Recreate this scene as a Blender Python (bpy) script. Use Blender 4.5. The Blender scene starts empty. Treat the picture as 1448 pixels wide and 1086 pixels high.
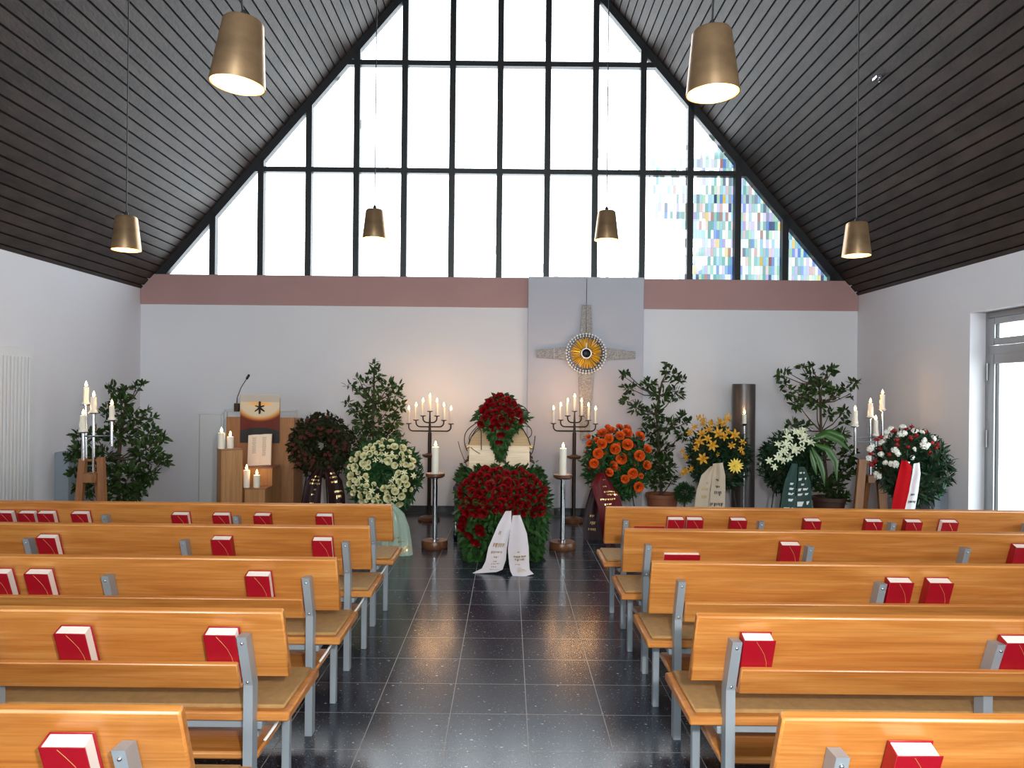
import bpy, math, random
from mathutils import Vector, Matrix, Euler
PI = math.pi
R = random.Random(11)
S = bpy.context.scene
COL = S.collection
F, VX, VY, HC, TH = 1053.0, 719.0, 554.0, 1.69, 0.01   # focal length in px, vanishing point, eye height, camera roll

def pt(px, py, z):
    u, v = px - VX, py - VY
    a, b = u + TH * v, v - TH * u
    return Vector((a * z / F, z, HC - b * z / F))

# ------------------------------------------------------------------ mesh builder
class MB:
    def __init__(s):
        s.v, s.f, s.mi, s.sm = [], [], [], []
    def add(s, vs, fs, M=None, mi=0, smooth=True):
        o = len(s.v)
        for p in vs:
            p = Vector(p)
            s.v.append(M @ p if M else p)
        for f in fs:
            s.f.append([i + o for i in f]); s.mi.append(mi); s.sm.append(smooth)
    def box(s, c, d, ch=0.0, M=None, mi=0):
        c = Vector(c); h = [x / 2 for x in d]
        T = Matrix.Translation(c)
        if M: T = M @ T
        if ch <= 0:
            vs = [(sx * h[0], sy * h[1], sz * h[2]) for sx in (-1, 1) for sy in (-1, 1) for sz in (-1, 1)]
            fs = [(0, 1, 3, 2), (4, 6, 7, 5), (0, 4, 5, 1), (2, 3, 7, 6), (0, 2, 6, 4), (1, 5, 7, 3)]
            s.add(vs, fs, T, mi, False); return
        vs, ix = [], {}
        for sx in (-1, 1):
            for sy in (-1, 1):
                for sz in (-1, 1):
                    for a in range(3):
                        sg = (sx, sy, sz)
                        ix[(sg, a)] = len(vs)
                        vs.append(tuple(sg[k] * (h[k] - (0 if k == a else ch)) for k in range(3)))
        fs = []
        def sgn(**kw): return kw
        for a in range(3):
            b, c2 = (a + 1) % 3, (a + 2) % 3
            for sa in (-1, 1):
                q = []
                for sb, sc in ((-1, -1), (1, -1), (1, 1), (-1, 1)):
                    g = [0, 0, 0]; g[a] = sa; g[b] = sb; g[c2] = sc
                    q.append(ix[(tuple(g), a)])
                fs.append(q if sa > 0 else q[::-1])
            for sa in (-1, 1):
                for sb in (-1, 1):
                    g1 = [0, 0, 0]; g1[a] = sa; g1[b] = sb; g1[c2] = -1
                    g2 = list(g1); g2[c2] = 1
                    g1, g2 = tuple(g1), tuple(g2)
                    q = [ix[(g1, a)], ix[(g1, b)], ix[(g2, b)], ix[(g2, a)]]
                    fs.append(q if sa * sb > 0 else q[::-1])
        for sx in (-1, 1):
            for sy in (-1, 1):
                for sz in (-1, 1):
                    g = (sx, sy, sz)
                    q = [ix[(g, 0)], ix[(g, 1)], ix[(g, 2)]]
                    fs.append(q if sx * sy * sz > 0 else q[::-1])
        s.add(vs, fs, T, mi, False)
    def hexa(s, p, mi=0):            # 8 points: bottom ring 4, top ring 4
        s.add(p, [(3, 2, 1, 0), (4, 5, 6, 7), (0, 1, 5, 4), (1, 2, 6, 5), (2, 3, 7, 6), (3, 0, 4, 7)], None, mi, False)
    def prism(s, poly, y0, y1, mi=0, M=None):   # polygon in x,z counter-clockwise seen from -y
        n = len(poly)
        vs = [(x, y0, z) for x, z in poly] + [(x, y1, z) for x, z in poly]
        fs = [list(range(n)), list(range(2 * n - 1, n - 1, -1))]
        fs += [(i, i + n, (i + 1) % n + n, (i + 1) % n) for i in range(n)]
        s.add(vs, fs, M, mi, False)
    def tube(s, pts, rad, n=8, mi=0, cap=True, M=None):
        pts = [Vector(p) for p in pts]
        if not isinstance(rad, (list, tuple)): rad = [rad] * len(pts)
        vs, fs = [], []
        t0 = (pts[1] - pts[0]).normalized()
        up = Vector((0, 0, 1)) if abs(t0.z) < 0.9 else Vector((1, 0, 0))
        nrm = t0.cross(up).normalized()
        for i, p in enumerate(pts):
            t = (pts[min(i + 1, len(pts) - 1)] - pts[max(i - 1, 0)]).normalized()
            nrm = (nrm - t * nrm.dot(t)).normalized()
            bn = t.cross(nrm)
            for k in range(n):
                a = 2 * PI * k / n
                vs.append(p + (nrm * math.cos(a) + bn * math.sin(a)) * rad[i])
        for i in range(len(pts) - 1):
            for k in range(n):
                a, b = i * n + k, i * n + (k + 1) % n
                fs.append((a, b, b + n, a + n))
        if cap:
            fs.append(list(range(n - 1, -1, -1)))
            fs.append(list(range((len(pts) - 1) * n, len(pts) * n)))
        s.add(vs, fs, M, mi, True)
    def lathe(s, prof, n=24, M=None, mi=0, closed=False):
        vs, fs = [], []
        for r, z in prof:
            for k in range(n):
                a = 2 * PI * k / n
                vs.append((max(r, 1e-4) * math.cos(a), max(r, 1e-4) * math.sin(a), z))
        m = len(prof)
        for i in range(m if closed else m - 1):
            for k in range(n):
                a, b = i * n + k, i * n + (k + 1) % n
                c, d = ((i + 1) % m) * n + (k + 1) % n, ((i + 1) % m) * n + k
                fs.append((a, b, c, d))
        s.add(vs, fs, M, mi, True)
    def ball(s, c, r, n=12, m=8, mi=0, M=None):
        if not isinstance(r, (list, tuple)): r = (r, r, r)
        prof = [(math.sin(PI * i / m), -math.cos(PI * i / m)) for i in range(m + 1)]
        T = Matrix.Translation(Vector(c)) @ Matrix.Diagonal((r[0], r[1], r[2], 1))
        s.lathe(prof, n, (M @ T) if M else T, mi)
    def leaf(s, p, d, nrm, L, W, mi=0, fold=0.25, droop=0.15):
        d = d.normalized(); side = d.cross(nrm)
        if side.length < 1e-4: side = d.orthogonal()
        side.normalize(); up = side.cross(d)
        m1, m2 = p + d * L * 0.35 - up * fold * W * .6, p + d * L * 0.7 - up * (fold * W * .5 + droop * L * .4)
        tip = p + d * L - up * droop * L
        vs = [p, p + d * L * .33 + side * W * .5, m1, p + d * L * .33 - side * W * .5,
              p + d * L * .7 + side * W * .36 - up * droop * L * .4, m2, p + d * L * .7 - side * W * .36 - up * droop * L * .4, tip]
        s.add(vs, [(0, 2, 1), (0, 3, 2), (1, 2, 5, 4), (2, 3, 6, 5), (4, 5, 7), (5, 6, 7)], None, mi, True)
    def build(s, name, mats, parent=None, loc=None, angle=38, keep=False):
        me = bpy.data.meshes.new(name)
        me.from_pydata([tuple(v) for v in s.v], [], s.f)
        if not isinstance(mats, (list, tuple)): mats = [mats]
        for m in mats: me.materials.append(m)
        me.polygons.foreach_set('material_index', s.mi)
        me.polygons.foreach_set('use_smooth', [True] * len(s.f))
        me.update()
        if angle: me.set_sharp_from_angle(angle=math.radians(angle))
        o = bpy.data.objects.new(name, me); COL.objects.link(o)
        if parent: o.parent = parent
        if loc is not None: o.location = loc
        return o

def shift(mb, off):
    off = Vector(off)
    mb.v = [p - off for p in mb.v]
    return mb

def tag(o, label=None, cat=None, group=None, kind=None):
    if label: o['label'] = label
    if cat: o['category'] = cat
    if group: o['group'] = group
    if kind: o['kind'] = kind
    return o
def thing(name, label, cat, loc=(0, 0, 0), group=None, rot=(0, 0, 0)):
    o = bpy.data.objects.new(name, None); COL.objects.link(o)
    o.empty_display_size = .1
    o.location = loc; o.rotation_euler = rot
    return tag(o, label, cat, group)
def struct(name, mb, m, parent=None):
    o = mb.build(name, m, parent)
    if not parent: o['kind'] = 'structure'
    return o
def copy_tree(o, parent=None):
    kids = list(o.children)
    c = o.copy(); COL.objects.link(c)
    if parent: c.parent = parent
    for k in kids: copy_tree(k, c)
    return c
def wpart(name, mb, m, root, angle=38):       # mesh given in world coordinates, parented to an unrotated root
    return shift(mb, root.location).build(name, m, root, angle=angle)

# ------------------------------------------------------------------ materials
def nodes(name):
    m = bpy.data.materials.new(name); m.use_nodes = True
    t = m.node_tree; b = t.nodes['Principled BSDF']
    return m, t, b
def mat(name, col, rough=.5, metal=0, var=0, vscale=(6, 6, 6), bump=0, bscale=40, spec=None, emit=None, es=0, coat=0, island=0, trans=0, sheen=0):
    m, t, b = nodes(name)
    b.inputs['Base Color'].default_value = (*col, 1)
    b.inputs['Roughness'].default_value = rough
    b.inputs['Metallic'].default_value = metal
    if spec is not None: b.inputs['Specular IOR Level'].default_value = spec
    if coat: b.inputs['Coat Weight'].default_value = coat
    if trans: b.inputs['Subsurface Weight'].default_value = trans; b.inputs['Subsurface Radius'].default_value = (.01, .006, .003)
    if sheen: b.inputs['Sheen Weight'].default_value = sheen
    if emit: b.inputs['Emission Color'].default_value = (*emit, 1); b.inputs['Emission Strength'].default_value = es
    N, L = t.nodes, t.links
    if var or bump or island:
        tc = N.new('ShaderNodeTexCoord'); mp = N.new('ShaderNodeMapping'); mp.inputs['Scale'].default_value = vscale
        L.new(tc.outputs['Object'], mp.inputs['Vector'])
        nz = N.new('ShaderNodeTexNoise'); nz.inputs['Scale'].default_value = 1; nz.inputs['Detail'].default_value = 5
        L.new(mp.outputs['Vector'], nz.inputs['Vector'])
    if var or island:
        hsv = N.new('ShaderNodeHueSaturation'); hsv.inputs['Color'].default_value = (*col, 1)
        mr = N.new('ShaderNodeMapRange'); mr.inputs['From Min'].default_value = .3; mr.inputs['From Max'].default_value = .7
        mr.inputs['To Min'].default_value = 1 - var; mr.inputs['To Max'].default_value = 1 + var
        L.new(nz.outputs['Fac'], mr.inputs['Value'])
        if island:
            g = N.new('ShaderNodeNewGeometry')
            m2 = N.new('ShaderNodeMapRange'); m2.inputs['To Min'].default_value = 1 - island; m2.inputs['To Max'].default_value = 1 + island
            L.new(g.outputs['Random Per Island'], m2.inputs['Value'])
            mu = N.new('ShaderNodeMath'); mu.operation = 'MULTIPLY'
            L.new(mr.outputs['Result'], mu.inputs[0]); L.new(m2.outputs['Result'], mu.inputs[1])
            L.new(mu.outputs[0], hsv.inputs['Value'])
        else:
            L.new(mr.outputs['Result'], hsv.inputs['Value'])
        L.new(hsv.outputs['Color'], b.inputs['Base Color'])
    if bump:
        n2 = N.new('ShaderNodeTexNoise'); n2.inputs['Scale'].default_value = bscale; n2.inputs['Detail'].default_value = 3
        L.new(mp.outputs['Vector'], n2.inputs['Vector'])
        bp = N.new('ShaderNodeBump'); bp.inputs['Strength'].default_value = bump; bp.inputs['Distance'].default_value = .01
        L.new(n2.outputs['Fac'], bp.inputs['Height']); L.new(bp.outputs['Normal'], b.inputs['Normal'])
    return m
def wood(name, c1, c2, c3, scale=(1.2, 14, 14), rough=.35, coat=.25, plank=0):
    m, t, b = nodes(name); N, L = t.nodes, t.links
    tc = N.new('ShaderNodeTexCoord'); oi = N.new('ShaderNodeObjectInfo')
    ad = N.new('ShaderNodeVectorMath'); ad.operation = 'ADD'
    L.new(tc.outputs['Object'], ad.inputs[0])
    cv = N.new('ShaderNodeVectorMath'); cv.operation = 'SCALE'; cv.inputs[0].default_value = (3.1, 7.3, 5.7)
    L.new(oi.outputs['Random'], cv.inputs['Scale']); L.new(cv.outputs['Vector'], ad.inputs[1])
    mp = N.new('ShaderNodeMapping'); mp.inputs['Scale'].default_value = scale
    L.new(ad.outputs['Vector'], mp.inputs['Vector'])
    nz = N.new('ShaderNodeTexNoise'); nz.inputs['Scale'].default_value = 1; nz.inputs['Detail'].default_value = 7; nz.inputs['Roughness'].default_value = .6
    nz.inputs['Distortion'].default_value = .6
    L.new(mp.outputs['Vector'], nz.inputs['Vector'])
    mp2 = N.new('ShaderNodeMapping'); mp2.inputs['Scale'].default_value = tuple(x * 7 if x > 4 else x * 1.6 for x in scale)
    L.new(ad.outputs['Vector'], mp2.inputs['Vector'])
    n2 = N.new('ShaderNodeTexNoise'); n2.inputs['Scale'].default_value = 1; n2.inputs['Detail'].default_value = 3
    L.new(mp2.outputs['Vector'], n2.inputs['Vector'])
    rp = N.new('ShaderNodeValToRGB'); e = rp.color_ramp.elements
    e[0].position = .28; e[0].color = (*c1, 1); e[1].position = .72; e[1].color = (*c3, 1)
    k = e.new(.5); k.color = (*c2, 1)
    L.new(nz.outputs['Fac'], rp.inputs['Fac'])
    mx = N.new('ShaderNodeMix'); mx.data_type = 'RGBA'; mx.blend_type = 'MULTIPLY'; mx.inputs['Factor'].default_value = .35
    r2 = N.new('ShaderNodeValToRGB'); r2.color_ramp.elements[0].position = .35; r2.color_ramp.elements[0].color = (.55, .45, .35, 1); r2.color_ramp.elements[1].position = .6
    L.new(n2.outputs['Fac'], r2.inputs['Fac'])
    L.new(rp.outputs['Color'], mx.inputs[6]); L.new(r2.outputs['Color'], mx.inputs[7])
    L.new(mx.outputs[2], b.inputs['Base Color'])
    b.inputs['Roughness'].default_value = rough; b.inputs['Coat Weight'].default_value = coat; b.inputs['Coat Roughness'].default_value = .3
    return m

M = {}
M['bench'] = wood('bench_wood', (.42, .14, .026), (.56, .215, .047), (.68, .31, .085), (1.6, 18, 18))
M['cushion'] = mat('cushion_cloth', (.37, .205, .07), .8, var=.12, vscale=(30, 30, 30), bump=.15, bscale=8)
M['steel'] = mat('grey_painted_steel', (.33, .375, .42), .4, .2, var=.05)
M['bolt'] = mat('bolt_steel', (.6, .6, .6), .3, 1)
M['red_cover'] = mat('red_book_cloth', (.36, .003, .014), .45, var=.06)
M['pages'] = mat('page_edges', (.9, .88, .84), .7)
M['gold_line'] = mat('gilt', (.8, .5, .2), .35, .6)
M['wall'] = mat('white_plaster', (.735, .728, .778), .85, var=.02, vscale=(1, 1, 1), bump=.05, bscale=60)
M['band'] = mat('dusty_pink_paint', (.42, .245, .24), .7, var=.03, vscale=(2, 2, 2))
M['bluepanel'] = mat('blue_grey_paint', (.50, .505, .585), .75, var=.03, vscale=(2, 2, 2))
M['ceil'] = mat('dark_stained_boards', (.041, .029, .0255), .5, var=.35, vscale=(7, 3, 7), bump=.3, bscale=6, island=.2, spec=.3)
M['ceilgap'] = mat('board_gap', (.004, .003, .003), .8)
M['blackframe'] = mat('black_steel_frame', (.012, .012, .015), .45)
M['base'] = mat('black_skirting', (.012, .013, .016), .35)
M['brass'] = mat('burnished_bronze', (.47, .30, .17), .36, .75, var=.25, vscale=(5, 5, 9))
M['lampin'] = mat('lamp_inner', (.92, .62, .24), .6)
M['bulb'] = mat('lit_bulb', (1, .9, .7), .5, emit=(1, .78, .42), es=14)
M['cable'] = mat('black_cable', (.02, .02, .02), .5)
M['chrome'] = mat('polished_chrome', (.62, .64, .68), .12, 1)
M['darkwood'] = wood('turned_brown_wood', (.10, .034, .013), (.15, .055, .02), (.22, .085, .035), (8, 8, 8), .35)
M['iron'] = mat('dark_bronze_iron', (.045, .03, .024), .38, .75)
M['wax'] = mat('candle_wax', (.86, .80, .70), .45, trans=.25)
M['flame'] = mat('flame', (1, .7, .3), .5, emit=(1, .60, .20), es=22)
M['wick'] = mat('wick', (.02, .015, .01), .9)
M['coffin'] = wood('pale_coffin_wood', (.80, .60, .38), (.87, .69, .47), (.91, .76, .55), (2, 2, 12), .35)
M['coffinlid'] = wood('coffin_lid_wood', (.62, .43, .24), (.70, .50, .30), (.76, .58, .37), (2, 2, 12), .35)
M['black'] = mat('black_lacquer', (.012, .012, .015), .25)
M['roseleaf'] = mat('rose_foliage', (.026, .075, .018), .45, spec=.25, island=.5)
M['leaf'] = mat('dark_glossy_leaf', (.026, .052, .012), .45, spec=.2, island=.5)
M['leaf2'] = mat('laurel_leaf', (.036, .068, .014), .45, spec=.22, island=.5)
M['fir'] = mat('fir_green', (.010, .032, .012), .55, spec=.25, island=.5)
M['firdark'] = mat('dark_reddish_leaf', (.022, .024, .010), .6, spec=.1, island=.6)
M['fern'] = mat('fern_green', (.02, .07, .018), .5, spec=.25, island=.4)
M['bigleaf'] = mat('broad_leaf_green', (.035, .11, .016), .35, var=.2)
M['twig'] = mat('willow_twig', (.07, .045, .035), .7)
M['bark'] = mat('bark', (.06, .04, .025), .85)
M['redrose'] = mat('deep_red_petal', (.26, .003, .007), .65, island=.45, spec=.15)
M['darkrose'] = mat('maroon_bloom', (.085, .017, .009), .6, island=.5)
M['orangerose'] = mat('orange_petal', (.72, .10, .006), .6, island=.2)
M['whiterose'] = mat('cream_petal', (.80, .765, .47), .6, island=.12)
M['lily'] = mat('white_lily_petal', (.80, .84, .62), .55, island=.12)
M['yellow'] = mat('yellow_petal', (.62, .30, .015), .55, island=.25)
M['brightyellow'] = mat('bright_yellow_petal', (.86, .62, .08), .5, island=.12)
M['whiteflower'] = mat('white_petal', (.86, .85, .78), .6, island=.06)
M['redcarn'] = mat('red_carnation', (.34, .008, .01), .6, island=.35)
M['terracotta'] = mat('terracotta', (.26, .085, .04), .7, var=.15)
M['potbrown'] = mat('brown_pot', (.07, .03, .02), .6)
M['soil'] = mat('soil', (.02, .014, .01), .95)
M['ribbon_white'] = mat('white_satin', (.76, .71, .77), .5)
M['ribbon_maroon'] = mat('maroon_satin', (.11, .003, .006), .5, spec=.2)
M['ribbon_dkmaroon'] = mat('dark_maroon_satin', (.018, .003, .006), .5, spec=.2)
M['ribbon_sage'] = mat('sage_satin', (.42, .54, .46), .35)
M['ribbon_beige'] = mat('beige_satin', (.46, .36, .26), .45)
M['ribbon_green'] = mat('dark_green_satin', (.016, .05, .04), .5, spec=.25)
M['ribbon_emerald'] = mat('emerald_satin', (.01, .16, .05), .4)
M['ribbon_red'] = mat('red_satin', (.36, .001, .005), .6, spec=.05)
M['ribbon_purewhite'] = mat('bright_white_satin', (.82, .82, .88), .42)
M['gold'] = mat('gold_print', (.9, .62, .26), .28, .8)
M['dullgold'] = mat('dull_gold_print', (.42, .27, .10), .5, .2)
M['inkdark'] = mat('dark_print', (.03, .025, .02), .6)
M['silverprint'] = mat('silver_white_print', (.75, .80, .82), .4)
M['easel'] = mat('black_wire', (.02, .025, .02), .5)
M['oak'] = wood('oak_lectern', (.28, .115, .04), (.34, .15, .055), (.40, .19, .075), (14, 14, 1.6), .5, .05)
M['oaklight'] = wood('light_oak_block', (.36, .16, .055), (.44, .21, .075), (.52, .27, .10), (12, 12, 1.5), .5, .05)
M['standwood'] = wood('stand_wood', (.22, .085, .03), (.30, .12, .045), (.36, .16, .06), (12, 12, 2), .5, .05)
M['paper'] = mat('paper', (.80, .70, .60), .8)
M['paperedge'] = mat('reddish_page_edge', (.55, .22, .15), .7)
M['textgrey'] = mat('printed_text', (.36, .30, .26), .8)
M['alu'] = mat('brushed_aluminium', (.36, .36, .37), .42, .7, var=.04)
M['whitedoor'] = mat('white_painted_door', (.74, .74, .76), .6)
M['greybox'] = mat('blue_grey_box', (.24, .28, .32), .6)
M['darkcol'] = mat('dark_brushed_metal', (.085, .075, .075), .36, .5)
M['crossmetal'] = None
M['pearl'] = mat('silver_bead', (.88, .88, .9), .25, .1)
M['amber'] = mat('amber_glass', (.80, .42, .02), .15, .15, island=.35, coat=.6)
M['darkdisc'] = mat('dark_navy_stone', (.006, .008, .018), .3, spec=.2)
M['bluedark'] = mat('dark_setting', (.03, .032, .05), .35, .6)
M['clearglass'] = None

def math_node(t, op, a, b=None, c=None):
    n = t.nodes.new('ShaderNodeMath'); n.operation = op
    for i, x in enumerate((a, b, c)):
        if x is None: continue
        if isinstance(x, (int, float)): n.inputs[i].default_value = x
        else: t.links.new(x, n.inputs[i])
    return n.outputs[0]

def make_floor_mat():
    m, t, b = nodes('dark_terrazzo_tiles'); N, L = t.nodes, t.links
    tc = N.new('ShaderNodeTexCoord'); sp = N.new('ShaderNodeSeparateXYZ'); L.new(tc.outputs['Object'], sp.inputs[0])
    def edge(o, off):
        f = math_node(t, 'FRACT', math_node(t, 'DIVIDE', math_node(t, 'ADD', o, off), .4))
        return math_node(t, 'MINIMUM', f, math_node(t, 'SUBTRACT', 1.0, f))
    ex, ey = edge(sp.outputs['X'], 40 - .112), edge(sp.outputs['Y'], 40 - 5.904)
    line = math_node(t, 'LESS_THAN', math_node(t, 'MINIMUM', ex, ey), .0055)
    # per tile tone
    fx = math_node(t, 'FLOOR', math_node(t, 'DIVIDE', math_node(t, 'ADD', sp.outputs['X'], 40 - .112), .4))
    fy = math_node(t, 'FLOOR', math_node(t, 'DIVIDE', math_node(t, 'ADD', sp.outputs['Y'], 40 - 5.904), .4))
    cb = N.new('ShaderNodeCombineXYZ'); L.new(fx, cb.inputs[0]); L.new(fy, cb.inputs[1])
    wn = N.new('ShaderNodeTexWhiteNoise'); wn.noise_dimensions = '2D'; L.new(cb.outputs[0], wn.inputs['Vector'])
    nz = N.new('ShaderNodeTexNoise'); nz.inputs['Scale'].default_value = 170; nz.inputs['Detail'].default_value = 2
    L.new(tc.outputs['Object'], nz.inputs['Vector'])
    rp = N.new('ShaderNodeValToRGB'); e = rp.color_ramp.elements
    e[0].position = .33; e[0].color = (.007, .009, .014, 1); e[1].position = .75; e[1].color = (.066, .080, .118, 1)
    L.new(nz.outputs['Fac'], rp.inputs['Fac'])
    ml = N.new('ShaderNodeMix'); ml.data_type = 'RGBA'; ml.blend_type = 'MULTIPLY'; ml.inputs['Factor'].default_value = .35
    L.new(rp.outputs['Color'], ml.inputs[6]); L.new(wn.outputs['Value'], ml.inputs[7])
    # pale chips, elongated
    mp = N.new('ShaderNodeMapping'); mp.inputs['Scale'].default_value = (11, 17, 1); mp.inputs['Rotation'].default_value = (0, 0, .5)
    L.new(tc.outputs['Object'], mp.inputs['Vector'])
    vo = N.new('ShaderNodeTexVoronoi'); vo.inputs['Scale'].default_value = 1; vo.voronoi_dimensions = '2D'; vo.inputs['Randomness'].default_value = 1
    L.new(mp.outputs['Vector'], vo.inputs['Vector'])
    sc = N.new('ShaderNodeSeparateColor'); L.new(vo.outputs['Color'], sc.inputs[0])
    rad = math_node(t, 'MULTIPLY', math_node(t, 'POWER', sc.outputs[0], 3.0), .085)
    chip = math_node(t, 'LESS_THAN', vo.outputs['Distance'], rad)
    v2 = N.new('ShaderNodeTexVoronoi'); v2.inputs['Scale'].default_value = 55; v2.voronoi_dimensions = '2D'
    L.new(tc.outputs['Object'], v2.inputs['Vector'])
    s2 = N.new('ShaderNodeSeparateColor'); L.new(v2.outputs['Color'], s2.inputs[0])
    chip2 = math_node(t, 'LESS_THAN', v2.outputs['Distance'], math_node(t, 'MULTIPLY', math_node(t, 'POWER', s2.outputs[1], 5.0), .22))
    m1 = N.new('ShaderNodeMix'); m1.data_type = 'RGBA'; L.new(chip, m1.inputs['Factor']); L.new(ml.outputs[2], m1.inputs[6]); m1.inputs[7].default_value = (.42, .44, .46, 1)
    m12 = N.new('ShaderNodeMix'); m12.data_type = 'RGBA'; L.new(chip2, m12.inputs['Factor']); L.new(m1.outputs[2], m12.inputs[6]); m12.inputs[7].default_value = (.22, .24, .27, 1)
    m2 = N.new('ShaderNodeMix'); m2.data_type = 'RGBA'; L.new(line, m2.inputs['Factor']); L.new(m12.outputs[2], m2.inputs[6]); m2.inputs[7].default_value = (.30, .28, .27, 1)
    L.new(m2.outputs[2], b.inputs['Base Color'])
    ro = math_node(t, 'ADD', .19, math_node(t, 'MULTIPLY', line, .4)); L.new(ro, b.inputs['Roughness'])
    b.inputs['Specular IOR Level'].default_value = .45
    return m
def make_glass_mat():       # leaded window of small upright tiles, sky glare worked into their tint
    m, t, b = nodes('coloured_tile_glazing'); N, L = t.nodes, t.links
    tc = N.new('ShaderNodeTexCoord'); sp = N.new('ShaderNodeSeparateXYZ'); L.new(tc.outputs['Object'], sp.inputs[0])
    X, Z = sp.outputs['X'], sp.outputs['Z']
    fx = math_node(t, 'FLOOR', math_node(t, 'DIVIDE', X, .041))
    st = math_node(t, 'MULTIPLY', math_node(t, 'MODULO', math_node(t, 'ABSOLUTE', fx), 3.0), .33)
    fz = math_node(t, 'FLOOR', math_node(t, 'DIVIDE', Z, .125))
    cb = N.new('ShaderNodeCombineXYZ'); L.new(fx, cb.inputs[0]); L.new(fz, cb.inputs[1])
    w1 = N.new('ShaderNodeTexWhiteNoise'); w1.noise_dimensions = '2D'; L.new(cb.outputs[0], w1.inputs['Vector'])
    sc = N.new('ShaderNodeSeparateColor'); L.new(w1.outputs['Color'], sc.inputs[0])
    rp = N.new('ShaderNodeValToRGB'); rp.color_ramp.interpolation = 'CONSTANT'; e = rp.color_ramp.elements
    cols = [(.00, (.035, .09, .085)), (.14, (.155, .165, .17)), (.27, (.10, .085, .145)), (.37, (.045, .075, .07)), (.47, (.17, .16, .145)),
            (.59, (.06, .105, .15)), (.68, (.085, .13, .09)), (.75, (.14, .10, .095)), (.81, (.008, .014, .035)), (.87, (.14, .10, .02)), (.90, (.02, .045, .12)), (.965, (.075, .03, .025))]
    e[0].position = 0; e[0].color = (*cols[0][1], 1); e[1].position = cols[1][0]; e[1].color = (*cols[1][1], 1)
    for p, c in cols[2:]:
        k = e.new(p); k.color = (*c, 1)
    L.new(sc.outputs[0], rp.inputs['Fac'])
    # backlight put into the tint: full colour lower right, bleached clear upward and left
    cbs = N.new('ShaderNodeCombineXYZ'); L.new(math_node(t, 'MULTIPLY', fx, .041), cbs.inputs[0]); L.new(math_node(t, 'MULTIPLY', fz, .125), cbs.inputs[1])
    nz = N.new('ShaderNodeTexNoise'); nz.inputs['Scale'].default_value = 1.15; nz.inputs['Detail'].default_value = 3; L.new(cbs.outputs[0], nz.inputs['Vector'])
    g = math_node(t, 'MULTIPLY', math_node(t, 'SUBTRACT', X, 2.2), .85)
    band = math_node(t, 'MULTIPLY', math_node(t, 'GREATER_THAN', Z, 4.15), math_node(t, 'GREATER_THAN', X, 1.95))
    high = math_node(t, 'MULTIPLY', math_node(t, 'MAXIMUM', math_node(t, 'SUBTRACT', Z, 5.0), 0.0), -3.0)
    low = math_node(t, 'MULTIPLY', math_node(t, 'MAXIMUM', math_node(t, 'SUBTRACT', 3.70, Z), 0.0), 1.6)
    low = math_node(t, 'ADD', low, math_node(t, 'MULTIPLY', math_node(t, 'MAXIMUM', math_node(t, 'SUBTRACT', 1.6, X), 0.0), math_node(t, 'MULTIPLY', math_node(t, 'LESS_THAN', Z, 3.72), 1.25)))
    dens = math_node(t, 'ADD', math_node(t, 'ADD', math_node(t, 'ADD', g, math_node(t, 'ADD', high, math_node(t, 'MULTIPLY', band, .42))), low), math_node(t, 'MULTIPLY', math_node(t, 'SUBTRACT', nz.outputs['Fac'], .5), 2.4))
    dens = math_node(t, 'ADD', dens, math_node(t, 'MULTIPLY', math_node(t, 'LESS_THAN', X, .4), -3.0))
    dens = math_node(t, 'MINIMUM', math_node(t, 'MAXIMUM', math_node(t, 'ADD', dens, .08), .010), 1.0)
    pick = math_node(t, 'LESS_THAN', sc.outputs[1], dens)
    amt = math_node(t, 'MULTIPLY', pick, math_node(t, 'MINIMUM', math_node(t, 'ADD', math_node(t, 'MULTIPLY', dens, .26), .76), 1.0))
    amt = math_node(t, 'MULTIPLY', amt, math_node(t, 'ADD', .93, math_node(t, 'MULTIPLY', sc.outputs[2], .07)))
    mx = N.new('ShaderNodeMix'); mx.data_type = 'RGBA'; L.new(amt, mx.inputs['Factor']); mx.inputs[6].default_value = (.95, .96, .98, 1); L.new(rp.outputs['Color'], mx.inputs[7])
    # thin joints between the tiles
    fr = math_node(t, 'FRACT', math_node(t, 'DIVIDE', X, .041)); frz = math_node(t, 'FRACT', math_node(t, 'DIVIDE', Z, .125))
    jt = math_node(t, 'MAXIMUM', math_node(t, 'LESS_THAN', fr, .10), math_node(t, 'LESS_THAN', frz, .03))
    m2 = N.new('ShaderNodeMix'); m2.data_type = 'RGBA'; m2.blend_type = 'MULTIPLY'; L.new(math_node(t, 'MULTIPLY', jt, .5), m2.inputs['Factor'])
    L.new(mx.outputs[2], m2.inputs[6]); m2.inputs[7].default_value = (.55, .57, .60, 1)
    tr = N.new('ShaderNodeBsdfTransparent'); L.new(m2.outputs[2], tr.inputs['Color'])
    gl = N.new('ShaderNodeBsdfGlossy'); gl.inputs['Roughness'].default_value = .25
    ms = N.new('ShaderNodeMixShader'); ms.inputs[0].default_value = .04
    L.new(tr.outputs[0], ms.inputs[1]); L.new(gl.outputs[0], ms.inputs[2])
    L.new(ms.outputs[0], N['Material Output'].inputs['Surface'])
    return m
def make_clear():
    m, t, b = nodes('clear_pane'); N, L = t.nodes, t.links
    tr = N.new('ShaderNodeBsdfTransparent'); tr.inputs['Color'].default_value = (.94, .97, .95, 1)
    gl = N.new('ShaderNodeBsdfGlossy'); gl.inputs['Roughness'].default_value = .02
    ms = N.new('ShaderNodeMixShader'); ms.inputs[0].default_value = .05
    L.new(tr.outputs[0], ms.inputs[1]); L.new(gl.outputs[0], ms.inputs[2])
    L.new(ms.outputs[0], N['Material Output'].inputs['Surface'])
    return m
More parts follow.
